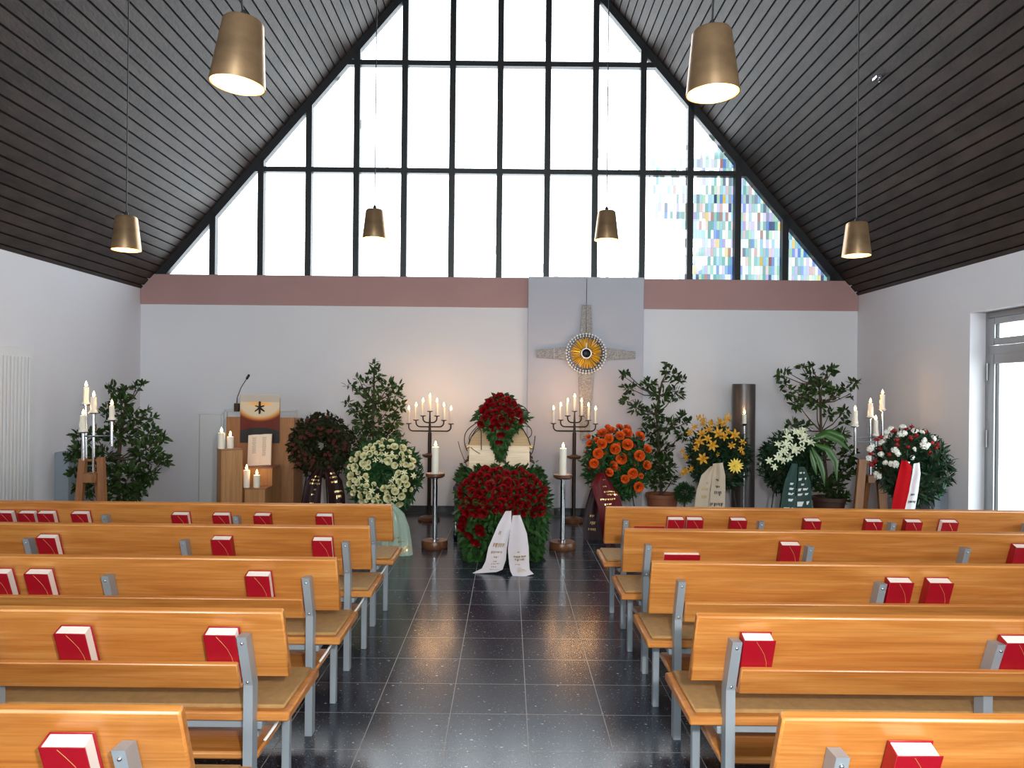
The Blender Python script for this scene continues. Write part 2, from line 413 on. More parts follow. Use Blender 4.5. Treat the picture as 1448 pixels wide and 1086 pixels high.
def make_cross():
    m, t, b = nodes('hammered_grey_metal'); N, L = t.nodes, t.links
    tc = N.new('ShaderNodeTexCoord'); mp = N.new('ShaderNodeMapping'); mp.inputs['Scale'].default_value = (50, 50, 120)
    L.new(tc.outputs['Object'], mp.inputs['Vector'])
    nz = N.new('ShaderNodeTexNoise'); nz.inputs['Scale'].default_value = 1; nz.inputs['Detail'].default_value = 3; L.new(mp.outputs['Vector'], nz.inputs['Vector'])
    rp = N.new('ShaderNodeValToRGB'); e = rp.color_ramp.elements
    e[0].position = .38; e[0].color = (.20, .18, .175, 1); e[1].position = .66; e[1].color = (.40, .375, .365, 1)
    L.new(nz.outputs['Fac'], rp.inputs['Fac']); L.new(rp.outputs['Color'], b.inputs['Base Color'])
    b.inputs['Metallic'].default_value = .35; b.inputs['Roughness'].default_value = .5
    bp = N.new('ShaderNodeBump'); bp.inputs['Strength'].default_value = .5; bp.inputs['Distance'].default_value = .01
    L.new(nz.outputs['Fac'], bp.inputs['Height']); L.new(bp.outputs['Normal'], b.inputs['Normal'])
    return m
def make_art():             # dyed lectern hanging: pale top, glowing arc, dark red below, black foot
    m, t, b = nodes('dyed_hanging'); N, L = t.nodes, t.links
    tc = N.new('ShaderNodeTexCoord'); sp = N.new('ShaderNodeSeparateXYZ'); L.new(tc.outputs['Object'], sp.inputs[0])
    X, Z = sp.outputs['X'], sp.outputs['Z']        # local: x -.24..+.24, z 0..0.58
    dx = math_node(t, 'DIVIDE', X, .34); dz = math_node(t, 'DIVIDE', math_node(t, 'SUBTRACT', Z, .50), .245)
    rr = math_node(t, 'SQRT', math_node(t, 'ADD', math_node(t, 'MULTIPLY', dx, dx), math_node(t, 'MULTIPLY', dz, dz)))
    rp = N.new('ShaderNodeValToRGB'); e = rp.color_ramp.elements
    cs = [(0, (.80, .66, .42)), (.35, (.72, .62, .48)), (.72, (.66, .56, .40)), (.84, (.62, .28, .05)), (.95, (.22, .03, .008)), (1.0, (.12, .012, .006))]
    e[0].position = 0; e[0].color = (*cs[0][1], 1); e[1].position = 1; e[1].color = (*cs[-1][1], 1)
    for p, c in cs[1:-1]:
        k = e.new(p); k.color = (*c, 1)
    L.new(rr, rp.inputs['Fac'])
    # pale strip along the top, orange band under it
    top = N.new('ShaderNodeMapRange'); top.inputs['From Min'].default_value = .49; top.inputs['From Max'].default_value = .50; L.new(Z, top.inputs['Value'])
    m1 = N.new('ShaderNodeMix'); m1.data_type = 'RGBA'; L.new(top.outputs[0], m1.inputs['Factor']); L.new(rp.outputs['Color'], m1.inputs[6]); m1.inputs[7].default_value = (.50, .46, .42, 1)
    oz = math_node(t, 'DIVIDE', math_node(t, 'SUBTRACT', Z, .475), .035); ox = math_node(t, 'DIVIDE', X, .19)
    oo = math_node(t, 'ADD', math_node(t, 'MULTIPLY', oz, oz), math_node(t, 'MULTIPLY', ox, ox))
    om = math_node(t, 'MULTIPLY', math_node(t, 'MAXIMUM', math_node(t, 'SUBTRACT', 1.0, oo), 0.0), math_node(t, 'LESS_THAN', Z, .495))
    m2 = N.new('ShaderNodeMix'); m2.data_type = 'RGBA'; L.new(om, m2.inputs['Factor']); L.new(m1.outputs[2], m2.inputs[6]); m2.inputs[7].default_value = (.95, .48, .10, 1)
    # dark foot with a shallow curved upper edge
    arc = math_node(t, 'SUBTRACT', .185, math_node(t, 'MULTIPLY', math_node(t, 'MULTIPLY', X, X), .7))
    ft = math_node(t, 'LESS_THAN', Z, arc)
    m3 = N.new('ShaderNodeMix'); m3.data_type = 'RGBA'; L.new(ft, m3.inputs['Factor']); L.new(m2.outputs[2], m3.inputs[6]); m3.inputs[7].default_value = (.018, .02, .024, 1)
    L.new(m3.outputs[2], b.inputs['Base Color']); b.inputs['Roughness'].default_value = .7
    return m
M['floor'] = make_floor_mat(); M['stained'] = make_glass_mat(); M['clear'] = make_clear(); M['crossmetal'] = make_cross(); M['art'] = make_art()

# ------------------------------------------------------------------ room
XC, HW, YB, YR = -.14, 5.005, 10.4, -4.0
XL, XR = XC - HW, XC + HW
EAVE, SL = 3.08, 1.17
def ceil_h(x): return EAVE + SL * (HW - abs(x - XC))
RIDGE = ceil_h(XC)

fl = MB(); fl.box((XC, 3.3, -.1), (2 * HW + .6, 15.2, .2)); struct('floor', fl, M['floor'])
w = MB(); w.box((XL - .1, 3.2, 1.55), (.2, 14.8, 3.1)); struct('wall_left', w, M['wall'])
DY0, DY1, DH = 3.2, 7.86, 2.57        # glazed doors in the right wall, run on out of view for light
w = MB()
w.box((XR + .125, (YB + .2 + DY1) / 2, 1.55), (.25, YB + .2 - DY1, 3.1))
w.box((XR + .125, (YR - .2 + DY0) / 2, 1.55), (.25, DY0 - YR + .2, 3.1))
w.box((XR + .125, (DY0 + DY1) / 2, (DH + 3.1) / 2), (.25, DY1 - DY0, 3.1 - DH))
struct('wall_right', w, M['wall'])
w = MB(); w.box((XC, YB + .1, 1.62), (2 * HW, .2, 3.24)); struct('wall_back', w, M['wall'])
# pink band under the gable window, its ends cut to the roof slope
hb = HW - (3.28 - EAVE) / SL
b_ = MB(); b_.prism([(XL + .005, 2.865), (XR - .005, 2.865), (XR - .005, EAVE - .02), (XC + hb - .02, 3.28), (XC - hb + .02, 3.28), (XL + .005, EAVE - .02)], YB - .03, YB + .2)
struct('trim_1', b_, M['band'])
b_ = MB(); b_.box(((.262 + 1.862) / 2, YB - .045, 1.645), (1.6, .09, 3.29), .004); struct('trim_2', b_, M['bluepanel'])
bb = MB(); bb.box(((XL + .262) / 2, YB - .012, .045), (.262 - XL, .024, .09)); bb.box(((XR + 1.862) / 2, YB - .012, .045), (XR - 1.862, .024, .09)); bb.box((1.062, YB - .1, .045), (1.62, .02, .09))
struct('baseboard_back', bb, M['base'])
bb = MB(); bb.box((XL + .01, 3.2, .045), (.02, 14.2, .09)); struct('baseboard_left', bb, M['base'])
bb = MB(); bb.box((XR - .01, (DY1 + YB) / 2 + .05, .045), (.02, YB - DY1 - .1, .09)); struct('baseboard_right', bb, M['base'])
# ceiling: dark boards running along the hall under a closed backing
ce = MB()
sl = math.hypot(HW + .3, SL * (HW + .3)); n = int(sl / .1195)
ang = math.atan(SL)
for sgn in (-1, 1):
    d = Vector((sgn * math.cos(ang), 0, -math.sin(ang))); nr = Vector((sgn * math.sin(ang), 0, math.cos(ang)))
    ap = Vector((XC, 0, RIDGE))
    for i in range(n):
        s0, s1 = i * .1195 + .0095, (i + 1) * .1195 - .0095
        p = [ap + d * s0, ap + d * s1]
        cuts = [YR - .1, YB + .28]
        for y0, y1 in ((cuts[0], cuts[1]),):
            q = []
            for hh in (0, .018):
                for (a, y) in ((p[0], y0), (p[1], y0), (p[1], y1), (p[0], y1)):
                    v = a + nr * hh; q.append((v.x, y, v.z))
            ce.hexa(q if sgn > 0 else [q[1], q[0], q[3], q[2], q[5], q[4], q[7], q[6]], 0)
    q = []
    for hh in (.03, .22):
        for s_, y in ((-.02, YR - .2), (sl + .1, YR - .2), (sl + .1, YB + .3), (-.02, YB + .3)):
            v = ap + d * s_ + nr * hh; q.append((v.x, y, v.z))
    ce.hexa(q, 1)
ce.prism([(XC - .3, RIDGE + .1), (XC, RIDGE + .05), (XC + .3, RIDGE + .1), (XC, RIDGE + .5)], YR - .2, YB + .3, 1)
struct('ceiling', ce, [M['ceil'], M['ceilgap']])

def gable_window(name, y, sill, step, x0, transoms, gm, mw=.084):
    fr = MB(); fd = .11
    top = lambda x: ceil_h(x)
    for k in range(-7, 8):
        x = x0 + step * k
        if top(x) - .09 > sill + .1:
            fr.box((x, y, (sill + top(x) - .05) / 2), (mw, fd, top(x) - .05 - sill))
    for h in transoms:
        hw = HW - (h - EAVE) / SL - .05
        fr.box((XC, y, h), (2 * hw, fd - .02, .072))
    hw = HW - (sill - EAVE) / SL
    fr.box((XC, y, sill + .015), (2 * hw - .1, fd, .03))
    for sg in (-1, 1):      # sloping members under the roof
        t = .12
        q = [(XC + sg * (hw + .03), sill - .035), (XC + sg * (hw - t), sill - .035), (XC, RIDGE - SL * t), (XC, RIDGE)]
        if sg < 0: q = q[::-1]
        fr.prism(q[::-1], y - fd / 2, y + fd / 2)
    root = struct(name, fr, M['blackframe'])
    gl = MB(); gl.add([(XC - hw, y + .02, sill), (XC + hw, y + .02, sill), (XC, y + .02, RIDGE)], [(0, 1, 2)])
    gl.add([(XC - hw, y + .026, sill), (XC + hw, y + .026, sill), (XC, y + .026, RIDGE)], [(2, 1, 0)], None, 1)
    gl.build('glass', [gm, M['clear']], root)
    return root
gable_window('window_1', YB + .08, 3.26, .669, -.155, (4.78, 6.29), M['stained'])
# the entrance end behind the camera: glazed gable and tall windows added, unseen, as fill light
w = MB()
w.box((XC, YR - .1, .25), (2 * HW + .4, .2, .5)); w.box((XC, YR - .1, 2.98), (2 * HW + .4, .2, .24))
for x in (XL + .2, XC - 1.6, XC + 1.6, XR - .2): w.box((x, YR - .1, 1.7), (.5, .2, 2.5))
struct('wall_rear', w, M['wall'])
gable_window('window_2', YR - .1, 3.1, 1.1, XC, (5.2,), M['clear'])
for i, x in enumerate((XC - 3.2, XC, XC + 3.2)):
    fr = MB(); ww = 2.7
    for sx in (-1, 1): fr.box((x + sx * (ww / 2 - .03), YR - .1, 1.68), (.06, .1, 2.36))
    for z in (.53, 2.83): fr.box((x, YR - .1, z), (ww, .1, .06))
    o = struct('window_%d' % (3 + i), fr, M['blackframe'])  # unseen rear windows, put in to brighten the hall
    g = MB(); g.box((x, YR - .1, 1.68), (ww - .1, .012, 2.3)); g.build('glass', M['clear'], o)

# glazed aluminium doors on the right; nearer leaves unseen, added to let in light
fx = XR + .2
leafw = (DY1 - DY0) / 4
for i in range(4):
    y1 = DY1 - i * leafw; y0 = y1 - leafw
    fr = MB()
    for y in (y0 + .025, y1 - .025): fr.box((fx, y, DH / 2), (.07, .05, DH), .004)
    for z, h in ((DH - .03, .06), (2.17, .10), (.03, .06)): fr.box((fx, (y0 + y1) / 2, z), (.066, leafw - .098, h), .003)
    o = struct('door_%d' % (2 + i), fr, M['alu'])
    up = MB()
    for z, h in ((2.475, .07), (2.26, .07)): up.box((fx - .012, (y0 + y1) / 2, z), (.056, leafw - .298, h), .003)
    for y in (y0 + .10, y1 - .10): up.box((fx - .012, y, 2.367), (.06, .10, .28), .004)
    up.build('transom_light', M['alu'], o)
    lf = MB()
    for y in (y0 + .10, y1 - .10): lf.box((fx - .012, y, 1.08), (.06, .10, 2.10), .004)
    for z, h in ((2.08, .10), (.14, .16)): lf.box((fx - .012, (y0 + y1) / 2, z), (.056, leafw - .298, h), .003)
    o2 = lf.build('door_leaf', M['alu'], o)
    hg = MB()
    for z in (.4, 1.25, 1.95): hg.tube([(fx - .05, y1 - .052, z - .09), (fx - .05, y1 - .052, z + .09)], .011, 8)
    hg.build('hinge', M['alu'], o2)
    gs = MB()
    for (za, zb) in ((.22, 2.03), (2.295, 2.44)):
        for y, s_ in ((y0 + .155, 1), (y1 - .155, -1)): gs.box((fx - .005, y, (za + zb) / 2), (.03, .012, zb - za))
    gs.build('gasket', M['black'], o)
    g = MB(); g.box((fx, (y0 + y1) / 2, 1.13), (.014, leafw - .28, 1.84)); g.box((fx, (y0 + y1) / 2, 2.367), (.014, leafw - .28, .16))
    g.build('glass', M['clear'], o)
# ribbed white folding door on the left wall
d = MB(); y0, y1, h = 6.7, 8.0, 2.09
d.box((XL + .012, (y0 + y1) / 2, h / 2), (.024, y1 - y0 + .08, h + .04), .004)
nn = 22
for i in range(nn):
    yy = y0 + .03 + (y1 - y0 - .06) * (i + .5) / nn
    d.box((XL + .034, yy, h / 2 - .03), (.024, (y1 - y0 - .06) / nn * .72, h - .10), .006)
struct('door_1', d, M['whitedoor'])
# low white hatch doors in the back wall behind the lectern
d = MB()
a = pt(281, 584, YB); b2 = pt(316, 584, YB); c = pt(419, 581, YB)
def hatch(x0, x1, h):
    d.box(((x0 + x1) / 2, YB - .008, h / 2), (x1 - x0 - .05, .016, h - .03))
    for x in (x0, x1): d.box((x, YB - .016, h / 2), (.035, .032, h), .004)
    d.box(((x0 + x1) / 2, YB - .016, h), (x1 - x0 + .035, .032, .035), .004)
hatch(a.x, b2.x, a.z); hatch(b2.x + .04, c.x, c.z)
struct('door_6', d, M['whitedoor'])

# ------------------------------------------------------------------ benches
BL = 3.13
POST_X = [-BL / 2 + .14, -BL / 2 + 1.10, BL / 2 - 1.10, BL / 2 - .14]
LEAN = math.radians(21)
YZ = lambda z: -(z - .585) * math.tan(LEAN)      # line of the leaning upper post
def lean_box(mb, x0, x1, off, z0, z1, th, ch=.004):
    zc = (z0 + z1) / 2; L = (z1 - z0) / math.cos(LEAN)
    Mx = Matrix.Translation((0, YZ(zc), zc)) @ Matrix.Rotation(LEAN, 4, 'X')
    mb.box(((x0 + x1) / 2, off, 0), (x1 - x0, th, L), ch, Mx)
def make_bench():
    t = thing('pew_bench', 'x', 'bench')
    m = MB(); m.box((0, .245, .447), (BL, .45, .036), .006); m.build('seat', M['bench'], t)
    m = MB(); m.box((0, .247, .473), (BL - .05, .40, .018), .006); m.build('seat_cushion', M['cushion'], t)
    m = MB(); lean_box(m, -BL / 2, BL / 2, .0455, .585, .862, .032, .006); m.build('backrest', M['bench'], t)
    m = MB(); lean_box(m, POST_X[0] + .02, POST_X[3] - .02, -.0405, .60, .703, .022, .004); m.build('book_ledge', M['bench'], t)
    m = MB(); lean_box(m, POST_X[0] + .02, POST_X[3] - .02, -.001, .586, .602, .056, .002); m.build('book_shelf', M['bench'], t)
    for i, x in enumerate(POST_X):
        m = MB(); w = .0175; dp = .028
        sec = [(0, 0), (.585, 0), (.79, YZ(.79))]
        vs = []
        for z, y in sec:
            vs += [(x - w, y - dp, z), (x + w, y - dp, z), (x + w, y + dp, z), (x - w, y + dp, z)]
        fs = [(3, 2, 1, 0), (8, 9, 10, 11)]
        for s_ in (0, 4):
            fs += [(s_ + k, s_ + (k + 1) % 4, s_ + 4 + (k + 1) % 4, s_ + 4 + k) for k in range(4)]
        m.add(vs, fs)
        p = m.build('post', M['steel'], t, angle=15)
        for z in (.765, .60):
            bm_ = MB(); bm_.ball((x, YZ(z) - .0295, z), (.006, .005, .006), 8, 6); bm_.build('bolt', M['bolt'], p)
        lx = x + (-.03 if i == 0 else .03 if i == 3 else 0)
        m = MB(); m.box((lx, .365, .215), (.034, .034, .43), .003); m.build('leg', M['steel'], t)
        m = MB(); m.box(((x + lx) / 2, .195, .405), (.03, .31, .03), .003); m.build('side_rail', M['steel'], t)
    m = MB(); m.box((0, .055, .412), (POST_X[3] - POST_X[0], .025, .034), .003); m.build('long_rail', M['steel'], t)
    m = MB(); m.box((0, .195, .285), (BL - .25, .30, .03), .008); m.build('under_shelf', M['bench'], t)
    for x in (POST_X[0], POST_X[1], POST_X[2], POST_X[3]):
        m = MB(); m.box((x + (.035 if x < 0 else -.035), .19, .345), (.02, .03, .10)); m.build('shelf_bracket', M['steel'], t)
    return t
ROWY = [5.36, 4.51, 3.66, 2.805, 1.954]
ORD = ['front', 'second', 'third', 'fourth', 'fifth']
b0 = make_bench(); first = True
cable = MB()
cable.tube([(BL / 2 - .05, .36, .425), (BL / 2 - .07, .26, .40), (BL / 2 - .10, .17, .345), (BL / 2 - .125, .12, .31)], .006, 6)
cab0 = None
for side, sx in (('left', -1), ('right', 1)):
    for r in range(5):
        o = b0 if first else copy_tree(b0); first = False
        x = (.70 + BL / 2) if sx > 0 else (-.82 - BL / 2)
        o.location = (x, ROWY[r], 0)
        where = ['nearest the altar flowers', 'second row from the altar', 'middle row', 'fourth row from the altar', 'nearest the camera, partly cut off'][r]
        tag(o, 'long golden wooden pew on the %s of the aisle, %s' % (side, where), 'bench', 'pews %s of the aisle' % side)
for o in [o for o in COL.objects if o.name.startswith('pew_bench') and o.location.x < 0]:
    if cab0 is None: cab0 = cable.build('heater_cable', M['pages'], o); cab0['label'] = 'white cable'
    else:
        c = cab0.copy(); COL.objects.link(c); c.parent = o

# ------------------------------------------------------------------ hymn books
BW, BT, BH = .116, .051, .216
def make_book(fore):         # origin at the middle of the lower edge, cover faces -y; fore: side of the page edges
    t = thing('hymn_book', 'x', 'book')
    m = MB()
    for y in (-BT / 2 + .0015, BT / 2 - .0015): m.box((0, y, BH / 2), (BW, .003, BH), .001)
    m.box((-fore * (BW / 2 - .002), 0, BH / 2), (.004, BT, BH), .0015)
    m.build('cover', M['red_cover'], t)
    m = MB(); m.box((-fore * .0015, 0, BH / 2), (BW - .010, BT - .007, BH - .008), .001); m.build('pages', M['pages'], t)
    m = MB(); m.tube([(-.012, -BT / 2 - .0003, BH * .97), (.004, -BT / 2 - .0003, BH * .86), (.022, -BT / 2 - .0003, BH * .72), (.034, -BT / 2 - .0003, BH * .55), (.04, -BT / 2 - .0003, BH * .3)], .0009, 5)
    m.build('cover_line', M['gold_line'], t)
    return t
protos = {1: make_book(1), -1: make_book(-1)}
used = set()
def place_book(side, r, px, fore, label, lying=0):
    yb = ROWY[r]; z0 = .607
    zc = yb + YZ(z0) - .012
    # pixel centre at the upper front edge of the book
    ztop = z0 + .195; yt = yb + YZ(ztop) - .02
    v = (HC - ztop) * F / yt
    X = (px - VX + TH * v) * yt / F
    p = protos[fore]
    o = p if fore not in used else copy_tree(p)
    used.add(fore)
    tag(o, label, 'book', 'red hymn books')
    lean = LEAN
    if not lying:
        o.location = (X, yb + YZ(z0) - .003, z0 - .001)
        o.rotation_euler = (lean, 0, R.uniform(-.015, .015))
    else:
        # standing on its long edge
        Mx = Matrix.Translation((X, yb + YZ(z0) - .003, z0 + BW / 2 + .015)) @ Matrix.Rotation(lean, 4, 'X') @ Matrix.Rotation(lying * PI / 2, 4, 'Y') @ Matrix.Translation((0, 0, -BH / 2))
        o.matrix_world = Mx
nth = ['nearest the aisle', 'second from the aisle', 'third from the aisle', 'fourth from the aisle', 'fifth from the aisle', 'sixth from the aisle', 'seventh from the aisle', 'eighth from the aisle', 'ninth from the aisle']
BOOKS = {('left', 0): [(458, 1), (370, -1), (312, 1), (254, 1), (112, 1), (64, 1), (37, 1), (5, 1)],
         ('left', 1): [(455, 1), (312, -1), (65, 1)],
         ('left', 2): [(364, 1), (52, 1), (-6, 1)],
         ('left', 3): [(311, 1), (100, 1)],
         ('left', 4): [(89, 1)],
         ('right', 0): [(921, -1, -1), (956, -1), (983, -1), (1045, 1), (1150, 1), (1237, 1), (1293, 1), (1344, -1)],
         ('right', 1): [(968, -1, 1), (1119, 1), (1450, 1)],
         ('right', 2): [(1275, 1), (1331, 1)],
         ('right', 3): [(1074, 1), (1444, 1)],
         ('right', 4): [(1299, 1)]}
rowname = ['in the frontmost', 'in the second', 'in the middle', 'in the fourth', 'in the nearest']
for (side, r), lst in BOOKS.items():
    for i, e in enumerate(lst):
        ly = e[2] if len(e) > 2 else 0
        desc = 'red hymn book lying on its long edge' if ly else 'red hymn book with white page edges'
        pos = ', ' + nth[i] if len(lst) > 1 else ', the only one there'
        place_book(side, r, e[0], e[1], '%s %s %s pew%s' % (desc, rowname[r], side, pos), ly)

# ------------------------------------------------------------------ pendants
def make_lamp(px, py, D, zz, label, tilt=0.0):
    b = pt(px, py, zz); top = ceil_h(b.x)
    t = thing('pendant_lamp', label, 'lamp', b, 'bronze pendant lamps')
    h = D * 1.2; r0, r1 = D / 2, D / 2 * .70
    Rt = Matrix.Rotation(tilt, 4, 'Y')
    m = MB(); th = .004
    m.lathe([(r0, 0), (r1 + .004, h - .012), (r1 - .004, h - .002), (r1 - .02, h), (.012, h + .002), (.012, h - .003), (r1 - .02, h - .006), (r1 - .008, h - .014), (r0 - th, .001)], 40, Rt, 0, True)
    m.build('lamp_shade', M['brass'], t)
    m = MB(); m.lathe([(r0 - th - .0015, .003), (r1 - .010, h - .018), (.02, h - .016)], 40, Rt); m.build('inner_shade', M['lampin'], t)
    m = MB(); m.ball(Rt @ Vector((0, 0, h * .42)), D * .17, 16, 10); m.build('bulb', M['bulb'], t)
    m = MB(); m.lathe([(.022, h * .56), (.022, h - .01), (.014, h)], 12, Rt); m.build('bulb_socket', M['cable'], t)
    ap = Rt @ Vector((0, 0, h))
    m = MB(); m.lathe([(.016, 0), (.016, .03), (.007, .045)], 12, Matrix.Translation(ap)); m.tube([ap, Vector((0, 0, h + .25)), Vector((0, 0, top - b.z + .02))], .0052, 6)
    m.build('cable', M['cable'], t)
    m = MB(); m.lathe([(.045, 0), (.04, .05), (.02, .07)], 16, Matrix.Translation((0, 0, top - b.z - .05))); m.build('ceiling_rose', M['cable'], t)
    L = bpy.data.lights.new('lamp_light', 'POINT'); L.energy = 2.6; L.color = (1, .78, .5); L.shadow_soft_size = .05
    lo = bpy.data.objects.new('lamp_light', L); COL.objects.link(lo); lo.parent = t; lo.location = (0, 0, h * .12)
make_lamp(335.5, 121, .24, 3.28, 'large bronze cone pendant lamp near the camera, left of the aisle', math.radians(5))
make_lamp(1008, 133, .24, 3.37, 'large bronze cone pendant lamp near the camera, right of the aisle', math.radians(-1.5))
make_lamp(178.5, 354, .24, 6.35, 'small bronze pendant lamp farthest to the left, before the dark ceiling boards')
make_lamp(1211, 362, .24, 6.45, 'small bronze pendant lamp farthest to the right, before the dark ceiling boards')
make_lamp(529.5, 338, .24, 7.35, 'small bronze pendant lamp hanging before the white left half of the gable window')
make_lamp(857.5, 340, .24, 7.35, 'small bronze pendant lamp hanging before the gable window above the cross')
m = MB(); p = Vector((3.46, 7.05, ceil_h(3.46)))
m.box((0, 0, -.02), (.05, .09, .03), .004); m.tube([(0, -.02, -.03), (0, -.04, -.07)], .008, 8)
tag(m.build('ceiling_hook', M['chrome'], None, p - Vector((0, 0, .01))), 'tiny light metal fixture on the dark ceiling right of the far right lamp cable', 'hook')

# ------------------------------------------------------------------ candles
LIGHTS = []
def candle(loc, r, h, label, group, drip=False, light=.9, big=1.0):
    t = thing('candle', label, 'candle', loc, group)
    m = MB()
    prof = [(0, 0), (r, 0), (r, h - .004), (r * .85, h), (r * .5, h - .004), (0, h - .005)]
    m.lathe(prof, 14)
    if drip:
        m.lathe([(0, 0), (r * 1.5, 0), (r * 1.5, .010), (r * 1.2, .018), (r * 1.0, .03)], 12)
        for k in range(4):
            a = R.uniform(0, 6.28); m.ball((r * 1.05 * math.cos(a), r * 1.05 * math.sin(a), R.uniform(.03, h * .6)), (r * .25, r * .25, .03), 6, 5)
    m.build('wax_body', M['wax'], t)
    m = MB(); m.tube([(0, 0, h - .006), (.0005, 0, h + .010)], .0015, 5); m.build('wick', M['wick'], t)
    fh = .045 * big; fr = .0105 * big
    m = MB(); m.lathe([(0, 0), (fr * .75, fh * .12), (fr, fh * .3), (fr * .8, fh * .5), (fr * .4, fh * .78), (0, fh)], 10, Matrix.Translation((0, 0, h + .004)))
    m.build('flame', M['flame'], t)
    L = bpy.data.lights.new('candle_light', 'POINT'); L.energy = light * .8; L.specular_factor = .08; L.color = (1, .52, .22); L.shadow_soft_size = .02
    lo = bpy.data.objects.new('candle_light', L); COL.objects.link(lo); lo.parent = t; lo.location = (0, 0, h + .06)
    return t

# tall single candle holders beside the coffin
def floor_candle(px, label, clabel):
    z = 8.05; b = pt(px, 772, z); b.z = 0
    t = thing('candle_holder', label, 'candle holder', b, 'chrome candle holders flanking the coffin')
    m = MB(); m.lathe([(0, 0), (.135, 0), (.142, .012), (.142, .07), (.134, .082), (0, .083)], 32); m.build('base', M['darkwood'], t)
    m = MB(); m.lathe([(.045, .083), (.045, .095), (.027, .10), (.027, .74), (.04, .745), (.04, .76)], 20); m.build('column', M['chrome'], t)
    m = MB(); m.lathe([(0, .755), (.08, .755), (.103, .772), (.105, .80), (.098, .803), (.07, .795), (0, .795)], 28); m.build('drip_tray', M['darkwood'], t)
    candle(b + Vector((0, 0, .796)), .039, .29, clabel, 'altar candles', big=1.3, light=.8)
floor_candle(614.5, 'chrome candle holder on round wooden base, left of the coffin', 'thick white candle on the chrome holder left of the coffin')
floor_candle(795, 'chrome candle holder on round wooden base, right of the coffin', 'thick white candle on the chrome holder right of the coffin')

# seven armed candelabra
def candelabrum(px, side):
    z = 9.72; b = pt(px, 735, z); b.z = 0
    t = thing('candelabrum', 'dark seven-armed candelabrum standing %s of the coffin' % side, 'candelabrum', b, 'seven-armed candelabra')
    k = z / F
    m = MB(); m.lathe([(0, 0), (.14, 0), (.145, .02), (.12, .05), (.05, .065), (.03, .075)], 28); m.build('base', M['darkwood'], t)
    H = lambda py: HC - (py - VY - TH * (px - VX)) * k
    m = MB(); m.tube([(0, 0, .06), (0, 0, H(612))], .024, 12); m.tube([(0, 0, H(612)), (0, 0, H(598)), (0, 0, H(583))], [.018, .014, .008], 10); m.build('stem', M['iron'], t)
    m = MB(); m.lathe([(.024, .84), (.07, .825), (.095, .845), (.098, .862), (.06, .868), (.024, .885)], 24); m.build('collar', M['darkwood'], t)
    rows = [(9.8, 588.5, 597.5, 'inner'), (19.6, 594.5, 603.5, 'middle'), (29.8, 599.5, 609.5, 'outer')]
    tips = [(0, H(582))]
    for dx, yc, ya, nm in rows:
        for sg in (-1, 1):
            X = sg * dx * k; zc, za = H(yc), H(ya)
            rr = min(.055, abs(X) * .6, (zc - za) * .95)
            pts = [(0, 0, za), (X - sg * rr, 0, za)]
            for i in range(1, 6):
                a = PI / 2 * i / 5
                pts.append((X - sg * rr + sg * rr * math.sin(a), 0, za + rr * (1 - math.cos(a))))
            pts.append((X, 0, zc))
            m = MB(); m.tube(pts, .0085, 8); m.build('arm', M['iron'], t)
            tips.append((X, zc))
    m0 = None
    for X, zc in tips:
        m = MB(); m.lathe([(.006, -.012), (.012, -.006), (.036, 0), (.039, .006), (.036, .009), (0, .008)], 16, Matrix.Translation((X, 0, zc))); m.build('candle_cup', M['iron'], t)
    pos = ['topmost centre', 'inner left', 'inner right', 'middle left', 'middle right', 'outermost left', 'outermost right']
    for i, (X, zc) in enumerate(tips):
        candle(b + Vector((X, 0, zc + .0095)), .0135, .17, 'thin white candle, %s arm of the candelabrum %s of the coffin' % (pos[i], side), 'candelabrum candles', light=1.2, big=1.2)
candelabrum(606.5, 'left'); candelabrum(811, 'right')

# ------------------------------------------------------------------ coffin and bier
cz0, cz1 = 8.42, 10.12; cx = pt(706, 650, 8.4).x
t = thing('bier', 'black bier carrying the pale coffin', 'bier', (cx, (cz0 + cz1) / 2, 0))
m = MB(); m.box((0, 0, .585), (1.04, cz1 - cz0 - .02, .04), .006); m.build('top_board', M['black'], t)
m = MB(); m.box((0, 0, .40), (1.0, cz1 - cz0 - .06, .33), .01); m.build('side_drape', M['black'], t)
for sx in (-1, 1):
    for sy in (-1, 1):
        m = MB(); m.tube([(sx * .49, sy * .80, .07), (sx * .49, sy * .80, .56)], .018, 10); l = m.build('leg', M['chrome'], t)
        m = MB(); m.lathe([(0, -.02), (.055, -.02), (.06, -.012), (.06, .012), (.055, .02), (0, .02)], 16, Matrix.Translation((sx * .49, sy * .80, .06)) @ Matrix.Rotation(PI / 2, 4, 'Y')); m.build('caster', M['black'], l)
t = thing('coffin', 'pale wooden coffin with arched lid on the black bier', 'coffin', (cx, (cz0 + cz1) / 2, .605))
hl = (cz1 - cz0) / 2
m = MB()
W0, W1, HB = .352, .338, .465
m.hexa([(-W0, -hl, 0), (W0, -hl, 0), (W0, hl, 0), (-W0, hl, 0), (-W1, -hl, HB), (W1, -hl, HB), (W1, hl, HB), (-W1, hl, HB)])
m.build('coffin_body', M['coffin'], t)
pro = [(-.345, .468), (-.345, .485), (-.322, .56), (-.27, .645), (-.19, .71), (-.10, .735), (.10, .735), (.19, .71), (.27, .645), (.322, .56), (.345, .485), (.345, .468)]
m = MB(); n = len(pro)
vs = [(x, -hl - .01 + max(0, z - .485) * .95, z) for x, z in pro] + [(x, hl + .01 - max(0, z - .485) * .95, z) for x, z in pro]
m.add(vs, [list(range(n))[::-1], list(range(n, 2 * n))] + [(i, (i + 1) % n, (i + 1) % n + n, i + n) for i in range(n)])
m.build('coffin_lid', M['coffinlid'], t, angle=30)
m = MB(); e = [(x * 1.008, -hl - .012 + max(0, z - .485) * .95, z + .002) for x, z in pro[1:-1]]
m.tube(e, .006, 6); m.build('lid_edging', M['bark'], t)
